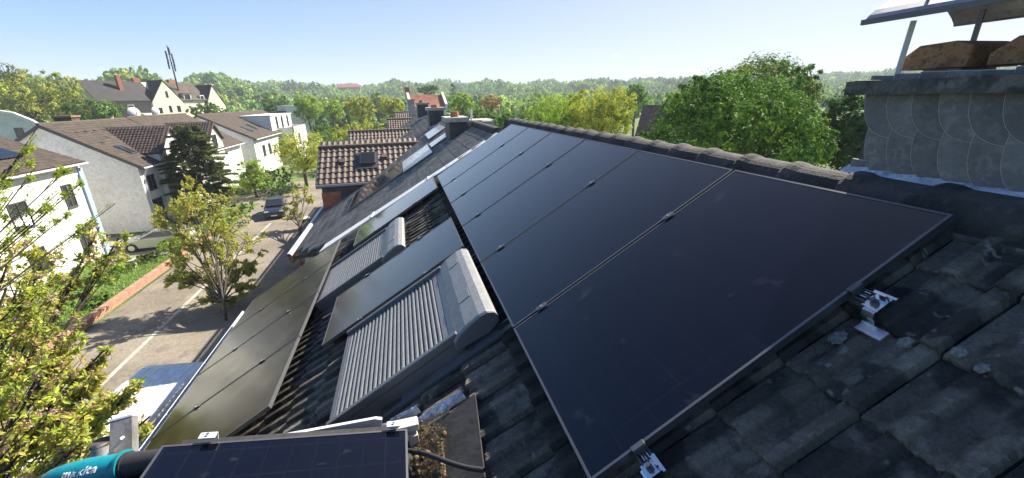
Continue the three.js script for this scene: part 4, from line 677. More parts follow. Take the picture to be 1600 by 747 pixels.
function streetGable(t, { xf, xb, zc, half, eY, aY, seed, win = [] }) {      // white gable towards the street with its own pantiled roof
  part('cross_gable', extrudeX([[-half + 0.25, 0], [-half + 0.25, eY - 0.1], [0, aY - 0.22], [half - 0.25, eY - 0.1], [half - 0.25, 0]].map(([z, y]) => [z + zc, y]), xb, xf - 0.28), M.white, t);
  const dy = aY - eY, L = Math.hypot(dy, half), u = V(0, dy / L, -half / L), n = V(0, half / L, dy / L);
  const gr = part('gable_roof', [plate([V(xf, eY, zc + half), V(xf, aY, zc), V(xb, aY, zc), V(xb, eY, zc + half)], 0.1), plate([V(xf, eY, zc - half), V(xb, eY, zc - half), V(xb, aY, zc), V(xf, aY, zc)], 0.1)], M.darkPan, t);
  tileField(gr, V(xb, eY + 0.03, zc + half), u, n, V(1, 0, 0), Math.floor(L / 0.30), Math.floor((xf - xb) / 0.27), [tinyTile], [M.darkPan], { gauge: 0.30, width: 0.27, single: () => false, seed, jitter: 0.008 });
  part('barge_board', [plate([V(xf + 0.01, eY, zc + half), V(xf + 0.01, aY + 0.03, zc), V(xf + 0.01, aY - 0.2, zc), V(xf + 0.01, eY - 0.2, zc + half)], 0.03), plate([V(xf + 0.01, eY, zc - half), V(xf + 0.01, aY + 0.03, zc), V(xf + 0.01, aY - 0.2, zc), V(xf + 0.01, eY - 0.2, zc - half)], 0.03)], M.darkPan, gr);
  for (const [z, y, w, h] of win) windowUnit(t, V(xf - 0.28, y, zc + z), w, h, 'x', M.winFrameDark);
}
const hB = acrossHouse('gabled_house', 'large grey gabled house across the street with brown roof, skylight and two dark cross gables', { xw: -21.2, xr: -26.6, eY: 5.55, rY: 8.85, z0: -40.8, z1: -52, wallMat: M.white, gableMat: M.grayWall, roofMat: M.brownRoof, seed: 71 });
streetGable(hB.t, { xf: -20.55, xb: -26.4, zc: -46.1, half: 2.7, eY: 6.2, aY: 8.42, seed: 72, win: [[-0.2, 6.3, 1.0, 1.2], [0.1, 3.4, 1.2, 1.3]] });
windowUnit(hB.t, V(-21.2, 3.95, -42.1), 1.15, 1.25, 'x', M.winFrameDark); windowUnit(hB.t, V(-21.2, 1.5, -42.1), 1.5, 2.1, 'x', M.winFrameDark); 
{ const h = hB; roofLight(h, -42.9, 1.7, 0.85, 1.3, h.rf); for (const [z, s] of [[-42.2, 3.6], [-44, 4.2]]) part('vent_tile', plate([h.on(z, s, 0.12), h.on(z - 0.28, s, 0.12), h.on(z - 0.28, s + 0.25, 0.08), h.on(z, s + 0.25, 0.08)], 0.1), M.darkPan, h.rf);
  for (let k = 0; k < 8; k++) part('snow_hook', plate([h.on(-42 - k * 1.1, 5.3, 0.14), h.on(-42.5 - k * 1.1, 5.3, 0.14), h.on(-42.5 - k * 1.1, 5.42, 0.10), h.on(-42 - k * 1.1, 5.42, 0.10)], 0.04), M.darkPan, h.rf);
  const c = part('chimney', span(-28.6, -27.4, 7, 9.35, -46.6, -45.6), M.brownRoof, h.t); part('crown', span(-28.7, -27.3, 9.35, 9.5, -46.7, -45.5), M.clay, c); }
const hB2 = acrossHouse('gabled_house', 'brown roofed house joined to the far end of the grey gabled house', { xw: -21.2, xr: -26.6, eY: 5.4, rY: 8.95, z0: -52.05, z1: -64.5, wallMat: M.white, gableMat: M.white, roofMat: M.brownRoof, seed: 73 });
streetGable(hB2.t, { xf: -20.55, xb: -26.2, zc: -55.8, half: 2.35, eY: 6.3, aY: 8.28, seed: 74, win: [[0.0, 6.2, 1.2, 1.4], [0.2, 3.2, 1.2, 1.4]] });
function satDish(label, c, r, dir) {
  const t = thing('satellite_dish', label, 'satellite dish', c), g = new THREE.SphereGeometry(r * 1.6, 24, 8, 0, 6.2832, 0, Math.asin(1 / 1.6)); g.translate(0, -r * 1.6 * Math.cos(Math.asin(1 / 1.6)), 0).rotateX(-Math.PI / 2 + Math.PI).applyQuaternion(new THREE.Quaternion().setFromUnitVectors(V(0, 0, 1), dir)).translate(c.x, c.y, c.z);
  const m = M.dishD ??= std({ roughness: 0.55, color: rgb(0.62, 0.62, 0.60), side: THREE.DoubleSide });
  part('reflector', g, m, t); const f = c.clone().addScaledVector(dir, r * 1.0).add(V(0, -r * 0.25, 0));
  part('feed_arm', [rod(c.clone().add(V(0, -r * 0.95, 0)), f, 0.02, 0.02, 6), rod(f, f.clone().addScaledVector(dir, -0.12), 0.05, 0.05, 8)], M.winFrameDark, t); part('mast', rod(c.clone().addScaledVector(dir, -0.1).add(V(0, 0.1, 0)), c.clone().addScaledVector(dir, -0.12).add(V(0, -r - 0.9, 0)), 0.03, 0.03, 6), M.alu2, t);
}
satDish('larger round white satellite dish on the ridge of the grey gabled house', at(209, 176, 46), 0.60, V(0.75, 0.25, 0.6).normalize());
satDish('smaller white satellite dish behind the large one, before the dark house on the hill', at(243, 173, 56), 0.50, V(0.85, 0.2, 0.45).normalize());
const hC = acrossHouse('white_house', 'white house with brown roof, flat-roofed white dormer and balcony beyond the dark conifer', { xw: -20.6, xr: -26.7, eY: 5.5, rY: 8.72, z0: -68, z1: -98, wallMat: M.white, gableMat: M.white, roofMat: M.brownRoof, seed: 75 });
{ const t = hC.t; part('dormer', span(-25, -20.75, 5.8, 8.15, -93, -79), M.white, t); part('dormer_roof', span(-25.2, -20.6, 8.15, 8.3, -93.2, -78.8), M.grayWall, t);
  for (const z of [-82.5, -86, -90]) windowUnit(t, V(-20.75, 7.0, z), 1.2, 1.9, 'x', M.winFrameDark); for (const z of [-72, -75]) windowUnit(t, V(-20.6, 3.4, z), 1.3, 1.6, 'x', M.winFrameDark);
  for (const [z, s] of [[-72, 1.6], [-75.2, 1.9]]) roofLight(hC, z, s, 1.0, 1.7, hC.rf);
  part('balcony', [span(-20.6, -18.2, 0, 5.2, -92, -82), span(-20.6, -18.2, 5.2, 6.15, -92, -91.85), span(-20.6, -18.2, 5.2, 6.15, -82.15, -82), span(-18.35, -18.2, 5.2, 6.15, -92, -82)], M.white, t);
  part('door', span(-18.2, -18.16, 3.0, 5.0, -86, -84.8), M.winFrameDark, t); }
const umb = thing('parasol', 'small closed orange parasol on the balcony of the white house', 'parasol', at(472, 205, 92)); { const p = at(472, 205, 92); part('canopy', rod(p.clone().add(V(0, -0.7, 0)), p.clone().add(V(0, 0.5, 0)), 0.5, 0.08, 10), std({ roughness: 0.9, color: rgb(0.55, 0.13, 0.04) }), umb); part('pole', rod(p.clone().add(V(0, -1.6, 0)), p.clone().add(V(0, -0.6, 0)), 0.03, 0.03, 6), M.winFrame, umb); }
// house at the left edge, sunlit, with panels of its own
const hA = acrossHouse('white_house', 'sunlit white house at the left edge with black panels on its brown roof', { xw: -21.75, xr: -27.6, eY: 6.65, rY: 9.25, z0: -14, z1: -35.4, wallMat: M.white, gableMat: M.white, roofMat: M.brownRoof, seed: 76 });
for (const [z, y, w, h] of [[-33.6, 4.6, 0.9, 1.5], [-29.6, 4.3, 1.3, 1.5], [-26, 4.3, 1.3, 1.5], [-33.6, 1.6, 0.9, 1.5], [-29.6, 1.5, 1.3, 1.5]]) windowUnit(hA.t, V(-21.75, y, z), w, h, 'x', M.winFrameDark);
part('corner_trim', [span(-21.74, -21.62, 0, 6.2, -35.4, -35.0)], std({ roughness: 0.6, color: rgb(0.30, 0.42, 0.58) }), hA.t);
part('eave_band', span(-21.74, -21.70, 5.75, 6.6, -35, -14), M.grayWall, hA.t);
roofLight(hA, -29.2, 1.1, 1.1, 1.3, hA.rf);
for (let row = 0; row < 2; row++) for (let k = 0; k < 5; k++) { const p = hA.on(-32.9 + k * 1.76 - row * 0.25, row ? 4.1 : 2.75, 0.2), u = hA.on(0, 1, 0).sub(hA.on(0, 0, 0)).normalize(), n = V(u.y, -u.x, 0); if (n.y < 0) n.negate();
  const q = new THREE.Quaternion().setFromRotationMatrix(new THREE.Matrix4().makeBasis(V(0, 0, 1), n, V(0, 0, 1).cross(n))); const t = thing('solar_panel', `${['first', 'second', 'third', 'fourth', 'fifth'][4 - k]} panel from the street corner in the ${row ? 'upper' : 'lower'} row on the left white house`, 'solar panel', p, 'panels on the left neighbour\'s roof'); t.quaternion.copy(q);
  const f = new THREE.Mesh(panelFrame, M.frame), g = new THREE.Mesh(panelGlassG, M.pv[1]); f.name = numbered('frame'); g.name = numbered('cell_glass'); t.add(f, g); }
// white house with a dark rounded roof behind it
{ const c = at(25, 215, 68), t = thing('white_house', 'white house with curved grey roof behind the panelled roof at the left edge', 'house', V(c.x, 0, c.z)), k = new THREE.Quaternion().setFromAxisAngle(V(0, 1, 0), 0.55); t.quaternion.copy(k);
  const W = (o) => { const m = new THREE.Mesh(merged(o[1]), o[2]); m.name = numbered(o[0]); m.castShadow = m.receiveShadow = true; t.add(m); return m; }, y = c.y;
  W(['wall', [span(-7, 3.2, 0, y + 1.6, -5, 0)], M.white]); W(['roof', [extrudeZ([[-7.4, y + 1.4], [-7.2, y + 2.6], [-5, y + 4.1], [-2, y + 4.6], [0.6, y + 3.9], [2.4, y + 2.6], [3.7, y + 1.2], [3.2, y + 1.2], [2.0, y + 2.3], [0.4, y + 3.5], [-2, y + 4.2], [-5, y + 3.7], [-6.8, y + 2.3], [-7, y + 1.4]], -5.4, 0.3)], M.grayWall]); W(['gable_wall', [extrudeZ([[-7, y + 1.4], [-6.8, y + 2.3], [-5, y + 3.7], [-2, y + 4.2], [0.4, y + 3.5], [2, y + 2.3], [3.2, y + 1.2]], -4.8, -0.05)], M.white]);
  for (const [x, w] of [[-4.2, 3.4], [0.6, 1.0]]) { const f = W(['window', [span(x - w / 2, x + w / 2, y - 0.4, y + 1.5, -0.02, 0.04)], M.winFrameDark]); const p = new THREE.Mesh(merged([span(x - w / 2 + 0.1, x + w / 2 - 0.1, y - 0.3, y + 1.4, 0.0, 0.05)]), M.win); p.name = numbered('pane'); f.add(p); } }
// a house given in its own frame: x along its front, z towards the viewer
function frameHouse(name, label, [px, py, depth], yaw, build) { const c = at(px, py, depth), t = thing(name, label, 'house', V(c.x, 0, c.z)); t.rotation.y = yaw; const W = (n, g, m, par = t) => { const o = new THREE.Mesh(merged(Array.isArray(g) ? g : [g]), m); o.name = numbered(n); o.castShadow = o.receiveShadow = true; par.add(o); return o; };
  const win = (x, y, w, h, z, m = M.winFrameDark) => { const f = W('window', [span(x - w / 2, x + w / 2, y - h / 2, y + h / 2, z - 0.02, z + 0.05)], m); W('pane', [span(x - w / 2 + 0.08, x + w / 2 - 0.08, y - h / 2 + 0.08, y + h / 2 - 0.08, z, z + 0.06)], M.win, f); };
  build(W, c.y, win, t); return t; }
const slab4 = (a, b, c, d, t = 0.2) => plate([a, b, c, d], t);
frameHouse('cream_house', 'long cream house on the hill with black and brown roofs and two lit gables', [262, 176, 112], 1.02, (W, y, win) => {
  const e = y + 3.0, rg = y + 7.9, S = (x0, x1, E = e, R = rg, d = 4.6) => [slab4(V(x0, E, 0.4), V(x1, E, 0.4), V(x1, R, -d), V(x0, R, -d)), slab4(V(x0, E, -2 * d - 0.4), V(x0, R, -d), V(x1, R, -d), V(x1, E, -2 * d - 0.4))];
  W('wall', [extrudeX([[0, 0], [0, e], [-4.6, rg - 0.2], [-9.2, e], [-9.2, 0]], -15, 11)], M.cream);
  const rl = W('roof', S(-15.2, -1.6), M.blackRoof); W('roof', S(3.8, 12.0), M.brownRoof);
  W('front_gable', [extrudeZ([[-3.4, 0], [-3.4, e], [0.4, rg + 0.05], [4.4, e - 0.2], [4.4, 0]], -4.6, 0.5)], M.cream);
  W('gable_roof', [slab4(V(-3.6, e - 0.2, 0.55), V(0.4, rg + 0.3, 0.55), V(0.4, rg + 0.3, -5), V(-3.6, e - 0.2, -5)), slab4(V(4.7, e - 0.3, 0.55), V(4.7, e - 0.3, -5), V(0.4, rg + 0.3, -5), V(0.4, rg + 0.3, 0.55))], M.blackRoof);
  W('side_wing', [extrudeZ([[11.5, 0], [11.5, e - 0.8], [14, rg - 0.8], [17, e - 1.2], [17, 0]], -9, 0.3)], M.cream); W('wing_roof', [slab4(V(11.2, e - 1, 0.35), V(14, rg - 0.6, 0.35), V(14, rg - 0.6, -9), V(11.2, e - 1, -9)), slab4(V(17.2, e - 1.4, 0.35), V(17.2, e - 1.4, -9), V(14, rg - 0.6, -9), V(14, rg - 0.6, 0.35))], M.blackRoof);
  W('dormer', [span(5.4, 7.4, e - 0.4, e + 1.7, -3, 0.0)], M.winFrame); W('dormer', [span(10.0, 11.2, e - 0.2, e + 1.4, -3, 0.0)], M.winFrame);
  W('dormer_roof', [span(5.2, 7.6, e + 1.7, e + 1.9, -3, 0.2)], M.brownRoof);
  for (const [x, yy, w, h] of [[0.7, e + 1.6, 0.6, 1.6], [0.7, y + 0.9, 0.7, 1.7], [2.9, y + 0.9, 0.9, 1.6], [-1.9, y + 0.6, 0.9, 1.4]]) win(x, yy, w, h, 0.5);
  win(6.4, e + 0.7, 1.5, 1.6, 0.0); win(10.6, e + 0.6, 0.8, 1.2, 0.0);
  W('shed_dormer', [span(-12, -3.8, y - 1, e + 0.2, -2, 0.3)], M.blackRoof); win(-8.5, y + 1.4, 1.4, 1.5, 0.3, M.winFrame); W('balcony', [span(-9.5, -5, y - 2.2, y + 0.1, 0.3, 1.6)], M.winFrame);
  W('chimney', [span(-8.2, -7.4, e + 1.5, rg + 1.3, -3.0, -2.2)], M.brick, rl); W('chimney', [span(-3.2, -1.6, rg - 0.6, rg + 0.8, -5.2, -4.4)], M.brick, rl); W('chimney', [span(5.6, 7.8, rg - 0.6, rg + 0.7, -5.4, -4.4)], M.terracotta);
});
{ // lattice antenna mast behind it
  const b0 = at(277, 134, 116), top = b0.clone().add(V(0, 10.2, 0)), t = thing('antenna_mast', 'thin dark antenna mast rising above the cream house', 'antenna mast', V(b0.x, b0.y - 4, b0.z));
  part('mast_pole', [rod(b0.clone().add(V(0, -4, 0)), top, 0.26, 0.10, 7), ...[0.25, 0.5, 0.75].map((f) => { const p = b0.clone().lerp(top, f); return rod(p, p.clone().add(V(0.25, 0.9, 0.1)), 0.05, 0.05, 5); })], M.winFrameDark, t);
  for (const [dy, dx] of [[4.6, 0.6], [5.2, -0.7], [5.9, 0.7], [6.5, -0.6], [7.2, 0.65], [7.9, -0.6], [8.8, 0.3]]) part('antenna', [rod(b0.clone().add(V(dx, dy - 0.9, 0.2)), b0.clone().add(V(dx, dy + 0.9, 0.2)), 0.20, 0.20, 8), rod(b0.clone().add(V(0, dy, 0)), b0.clone().add(V(dx, dy, 0.2)), 0.04, 0.04, 5)], M.winFrameDark, t);
}
frameHouse('red_roofed_house', 'cream house with orange tiled roof and white parapets at the end of the row', [670, 170, 72], 0.1, (W, y, win) => {
  const e = y + 0.45, rg = y + 2.3; W('wall', [extrudeX([[0, 0], [0, e], [-2.6, rg - 0.1], [-5.2, e], [-5.2, 0]], -3.1, 3.0)], M.offWhite);
  const r = W('roof', [slab4(V(-2.9, e - 0.15, 0.3), V(2.8, e - 0.15, 0.3), V(2.8, rg, -2.6), V(-2.9, rg, -2.6)), slab4(V(-2.9, e, -5.4), V(-2.9, rg, -2.6), V(2.8, rg, -2.6), V(2.8, e, -5.4))], M.panRed);
  for (let k = 0; k < 22; k++) { const x = -2.8 + k * 0.26; W('tile_column', [slab4(V(x, e - 0.14, 0.31), V(x + 0.13, e - 0.14, 0.31), V(x + 0.13, rg + 0.06, -2.6), V(x, rg + 0.06, -2.6), 0.08)], M.panRed, r); }
  for (const x of [-3.25, 2.8]) W('parapet', [plate([V(x, e - 0.4, 0.45), V(x, e + 0.3, 0.45), V(x, rg + 0.45, -2.6), V(x, rg - 0.1, -2.6)], 0.42)], M.white);
  W('chimney', [span(-3.3, -2.6, rg - 0.5, rg + 1.3, -3.6, -2.9)], M.brick); win(-1.2, e - 1.3, 1.1, 1.2, 0); win(1.1, e - 1.3, 1.1, 1.2, 0);
});
frameHouse('low_building', 'long low building with reddish roof and a row of windows far behind the trees', [802, 172, 210], 0.05, (W, y, win) => {
  W('wall', [span(-7.5, 8, 0, y + 1.2, -8, 0)], M.offWhite); W('roof', [slab4(V(-8, y + 1.1, 0.6), V(8.5, y + 1.1, 0.6), V(8.5, y + 3.2, -5), V(-8, y + 3.2, -5))], M.panRed); W('annex', [span(-16, -7.6, 0, y + 2.3, -8, -1)], M.paleConcrete);
  for (const x of [-3.5, -1.2, 1.1, 3.4]) win(x, y + 0.1, 1.3, 1.5, 0);
});
frameHouse('brown_roofed_house', 'house with steep red-brown roof between the round tree and the chestnut', [1026, 196, 62], -0.75, (W, y, win) => {
  W('wall', [extrudeX([[0, 0], [0, y - 1.2], [-4.2, y + 2.6], [-8.4, y - 1.2], [-8.4, 0]], -2.6, 7)], M.offWhite);
  const r = W('roof', [slab4(V(-3.0, y - 1.6, 0.5), V(7.4, y - 1.6, 0.5), V(7.4, y + 2.8, -4.2), V(-3.0, y + 2.8, -4.2)), slab4(V(-3.0, y - 1.6, -8.9), V(-3.0, y + 2.8, -4.2), V(7.4, y + 2.8, -4.2), V(7.4, y - 1.6, -8.9))], std({ roughness: 0.85, map: blotch(256, 2, [0.13, 0.065, 0.05], [0.17, 0.085, 0.065], [0.09, 0.05, 0.04]) }));
  W('chimney', [span(2.5, 3.3, y + 1, y + 4.2, -5, -4.2)], M.brick, r); W('upper_roof', [slab4(V(0.5, y + 2.6, -6), V(7.5, y + 2.6, -6), V(7.5, y + 4.2, -9), V(0.5, y + 4.2, -9))], M.blackRoof); win(-1.2, y - 1.9, 1.3, 1.2, 0, M.winFrame);
});
frameHouse('white_block', 'pale cube-shaped house half hidden by the yellow-green tree beyond the white house', [462, 182, 112], 0.5, (W, y, win) => { W('wall', [span(-2.2, 4.6, 0, y + 2.6, -7, 0)], M.white); W('side_wing', [span(-4.6, -2.2, 0, y + 1.5, -6, 0.2)], M.slateWall); W('roof', [span(-2.4, 4.8, y + 2.6, y + 2.8, -7.2, 0.2)], M.grayWall); win(0.6, y + 0.6, 1.2, 1.4, 0); });
frameHouse('red_hill_building', 'tiny red-roofed building standing on the wooded ridge', [545, 137, 640], 0, (W, y, win) => { W('wall', [span(-16, 16, y - 14, y + 1, -10, 0)], M.brick); W('roof', [slab4(V(-17, y + 0.5, 1), V(17, y + 0.5, 1), V(13, y + 6, -6), V(-13, y + 6, -6))], M.panRed); win(-6, y - 2, 2, 3, 0); });

// ------------------------------------------------------------------ street things
{ // brick edging wall along the verge
  const t = thing('brick_wall', 'low pinkish brick edging wall between the street and the green verge', 'wall', V(-15.85, 0, -27)), r = rng(8), b = base.get(t);
  part('wall_body', span(-15.98, -15.68, -0.05, 0.26, -39, -6), M.mortar, t);
  const list = [], g = new THREE.BoxGeometry(0.40, 0.09, 0.075), g2 = new THREE.BoxGeometry(0.05, 0.065, 0.22);
  for (let z = -38.9; z < -6; z += 0.087) list.push(boxUV(clean(g.clone().rotateZ((r() - 0.5) * 0.05).translate(-15.83 + (r() - 0.5) * 0.02, 0.30 + (r() - 0.5) * 0.012, z).translate(0, 0, 0))));
  for (let row = 0; row < 3; row++) for (let z = -38.9; z < -6; z += 0.24) list.push(g2.clone().translate(-15.67, 0.05 + row * 0.078, z + (row % 2) * 0.12));
  part('bricks', list, M.brickPink, t).userData.kind = 'stuff';
}
function makeCar(name, label, category, pos, yaw, paint, { L = 4.4, Wd = 1.78, H = 1.45, estate = false } = {}) {
  const t = thing(name, label, category, pos); t.rotation.y = yaw;        // local x forward
  const A = (n, g, m, par = t) => { const o = new THREE.Mesh(merged(Array.isArray(g) ? g : [g]), m); o.name = numbered(n); o.castShadow = o.receiveShadow = true; par.add(o); return o; };
  const f = L / 2, w = Wd / 2;
  const low = [[-f, 0.35], [-f + 0.02, 0.78], [-f + 0.15, 0.95], [-1.2, 0.98], [0.75, 0.96], [f - 0.55, 0.80], [f - 0.08, 0.66], [f, 0.5], [f - 0.03, 0.25], [1.72, 0.2], [1.68, 0.42], [1.5, 0.60], [1.28, 0.62], [1.07, 0.5], [0.98, 0.2], [-0.98, 0.2], [-1.02, 0.42], [-1.2, 0.6], [-1.42, 0.62], [-1.62, 0.48], [-1.70, 0.2], [-f + 0.06, 0.25]];
  A('body', extrudeZ(low, -w, w, 0.09), paint);
  const cab = extrudeZ([[-f + 0.2, 0.93], [estate ? -f + 0.25 : -1.65, 1.30], [-1.15, H], [-0.1, H], [0.95, 0.95]], -w + 0.10, w - 0.10, 0.08); { const p = cab.attributes.position; for (let i = 0; i < p.count; i++) { const k = (p.getY(i) - 0.93) / (H - 0.93); p.setZ(i, p.getZ(i) * (1 - 0.14 * Math.max(0, k))); } cab.computeVertexNormals(); } A('cabin', cab, paint);
  A('windscreen', plate([V(0.93, 0.985, -w + 0.19), V(0.93, 0.985, w - 0.19), V(0.05, H - 0.06, w - 0.27), V(0.05, H - 0.06, -w + 0.27)], 0.03).translate(0.05, 0.025, 0), M.win);
  for (const s of [-1, 1]) { const z0 = s * (w - 0.085), z1 = s * (w - 0.155); A('side_window', [plate([V(-1.45, 1.0, z0), V(0.62, 1.0, z0), V(-0.1, H - 0.1, z1), V(-1.1, H - 0.1, z1)], 0.025 * s)], M.win); A('wing_mirror', box(0.14, 0.13, 0.2, 0.72, 1.02, s * (w + 0.1), 0, 0, 0, 0.03), paint); A('headlight', box(0.26, 0.14, 0.36, f - 0.22, 0.68, s * (w - 0.26), 0, s * 0.35, 0.3, 0.04), M.headlight); A('tail_light', box(0.1, 0.2, 0.26, -f + 0.06, 0.8, s * (w - 0.2), 0, 0, 0, 0.03), M.brick); }
  A('grille', box(0.06, 0.16, 0.9, f - 0.02, 0.5, 0, 0, 0, 0, 0.02), M.black); A('number_plate', box(0.02, 0.11, 0.5, f + 0.015, 0.37, 0), M.winFrame); A('bumper_intake', box(0.05, 0.1, 1.3, f - 0.01, 0.28, 0), M.black);
  for (const x of [1.36, -1.36]) for (const s of [-1, 1]) { const y = A('wheel', [new THREE.CylinderGeometry(0.315, 0.315, 0.21, 24).rotateX(Math.PI / 2).translate(x, 0.315, s * (w - 0.115))], M.rubber); A('rim', [new THREE.CylinderGeometry(0.2, 0.2, 0.225, 10).rotateX(Math.PI / 2).translate(x, 0.315, s * (w - 0.115)), ...[0, 1, 2, 3, 4].map((k) => box(0.03, 0.17, 0.232, 0, 0.1, 0).rotateZ(k * 1.2566).translate(x, 0.315, s * (w - 0.115)))], M.alu, y); }
  return t;
}
makeCar('parked_car', 'dark blue-black car parked facing the camera beside the hedge', 'car', V(-12.45, 0, -43.4), -Math.PI / 2 + 0.16, M.carDark);
makeCar('parked_car', 'silver estate car parked side-on below the grey gable, partly hidden by leaves', 'car', V(-18.6, 0, -35.6), Math.PI + 0.06, M.carSilver, { estate: true, L: 4.6 });
{ // white van beside our house
  const t = thing('parked_van', 'white van parked close below our gutter, its roof half in shade', 'van', V(-8.0, 0, -10.95)); t.rotation.y = Math.PI / 2 - 0.155 + Math.PI;
  const A = (n, g, m, par = t) => { const o = new THREE.Mesh(merged(Array.isArray(g) ? g : [g]), m); o.name = numbered(n); o.castShadow = o.receiveShadow = true; par.add(o); return o; }, w = 0.98, H = 2.42;
  A('body', extrudeZ([[-2.75, 0.35], [-2.72, 2.2], [-2.62, 2.36], [-2.4, H], [1.2, H], [1.5, 2.34], [2.1, 1.42], [2.72, 1.12], [2.8, 0.6], [2.72, 0.3], [2.2, 0.28], [2.1, 0.6], [1.8, 0.75], [1.5, 0.6], [1.4, 0.28], [-1.4, 0.28], [-1.5, 0.6], [-1.8, 0.75], [-2.1, 0.6], [-2.2, 0.28]], -w, w, 0.14), M.vanWhite);
  for (let k = 0; k < 5; k++) A('roof_rib', box(3.3, 0.014, 0.05, -0.7, H + 0.003, -0.62 + k * 0.31, 0, 0, 0, 0.008), M.vanWhite);
  A('windscreen', plate([V(2.12, 1.45, -0.8), V(2.12, 1.45, 0.8), V(1.53, 2.3, 0.75), V(1.53, 2.3, -0.75)], 0.02).translate(0.03, 0.02, 0), M.win); for (const s of [-1, 1]) { A('side_window', box(0.75, 0.5, 0.02, 1.3, 1.75, s * (w + 0.002)), M.win); A('wing_mirror', box(0.12, 0.3, 0.16, 1.85, 1.5, s * (w + 0.14), 0, 0, 0, 0.03), M.black); A('tail_light', box(0.06, 0.5, 0.12, -2.74, 1.0, s * (w - 0.12)), M.brick); }
  A('door_hinge', [box(0.08, 0.1, 0.06, -2.74, 2.15, -w + 0.05), box(0.08, 0.1, 0.06, -2.74, 2.15, w - 0.05)], M.black);
  for (const x of [1.8, -1.8]) for (const s of [-1, 1]) { const y = A('wheel', new THREE.CylinderGeometry(0.34, 0.34, 0.22, 22).rotateX(Math.PI / 2).translate(x, 0.34, s * (w - 0.12)), M.rubber); A('rim', new THREE.CylinderGeometry(0.21, 0.21, 0.235, 12).rotateX(Math.PI / 2).translate(x, 0.34, s * (w - 0.12)), M.alu, y); }
}
{ // flat-topped lamp on dark legs
  const p = onY(488, 358, 0), t = thing('street_lamp', 'small street lantern with a flat white top on dark legs beside the street tree', 'lamp', p), q = (x, y) => at(x, y, p.clone().sub(EYE).dot(FWD)), c = q(474, 341);
  part('lamp_top', [new THREE.CylinderGeometry(0.52, 0.5, 0.10, 24).translate(c.x, c.y, c.z)], M.lampGlass, t); part('lamp_rim', new THREE.TorusGeometry(0.51, 0.03, 6, 24).rotateX(Math.PI / 2).translate(c.x, c.y - 0.05, c.z), M.black, t);
  for (const [dx, dz] of [[-0.25, 0.15], [0.42, 0]]) part('leg', rod(V(c.x + dx, 0, c.z + dz), V(c.x + dx, c.y - 0.05, c.z + dz), 0.05, 0.05, 8), M.black, t);
}
// grey posts and the brace at the dormer's front edge
{ const a = at(195, 716, 2.55), b = at(194, 655, 2.62), t = thing('metal_post', 'grey square metal post with a pale brace standing behind the teal blower', 'post', a); part('post_tube', bar(a, b, 0.105, 0.09), M.post, t); part('post_cap', bar(b, b.clone().add(b.clone().sub(a).normalize().multiplyScalar(0.012)), 0.11, 0.095), M.alu2, t); part('brace', bar(at(172, 708, 2.5), at(191, 684, 2.47), 0.022, 0.012), M.winFrame, t);
  const c = at(158, 716, 2.5), d = at(158, 694, 2.52), t2 = thing('metal_post', 'short round grey pipe end beside the square metal post', 'post', c); part('pipe', rod(c, d, 0.048, 0.048, 18), M.post, t2); part('pipe_rim', rod(d, d.clone().add(V(0, 0.012, 0)), 0.052, 0.052, 18), M.brownRoof, t2); }
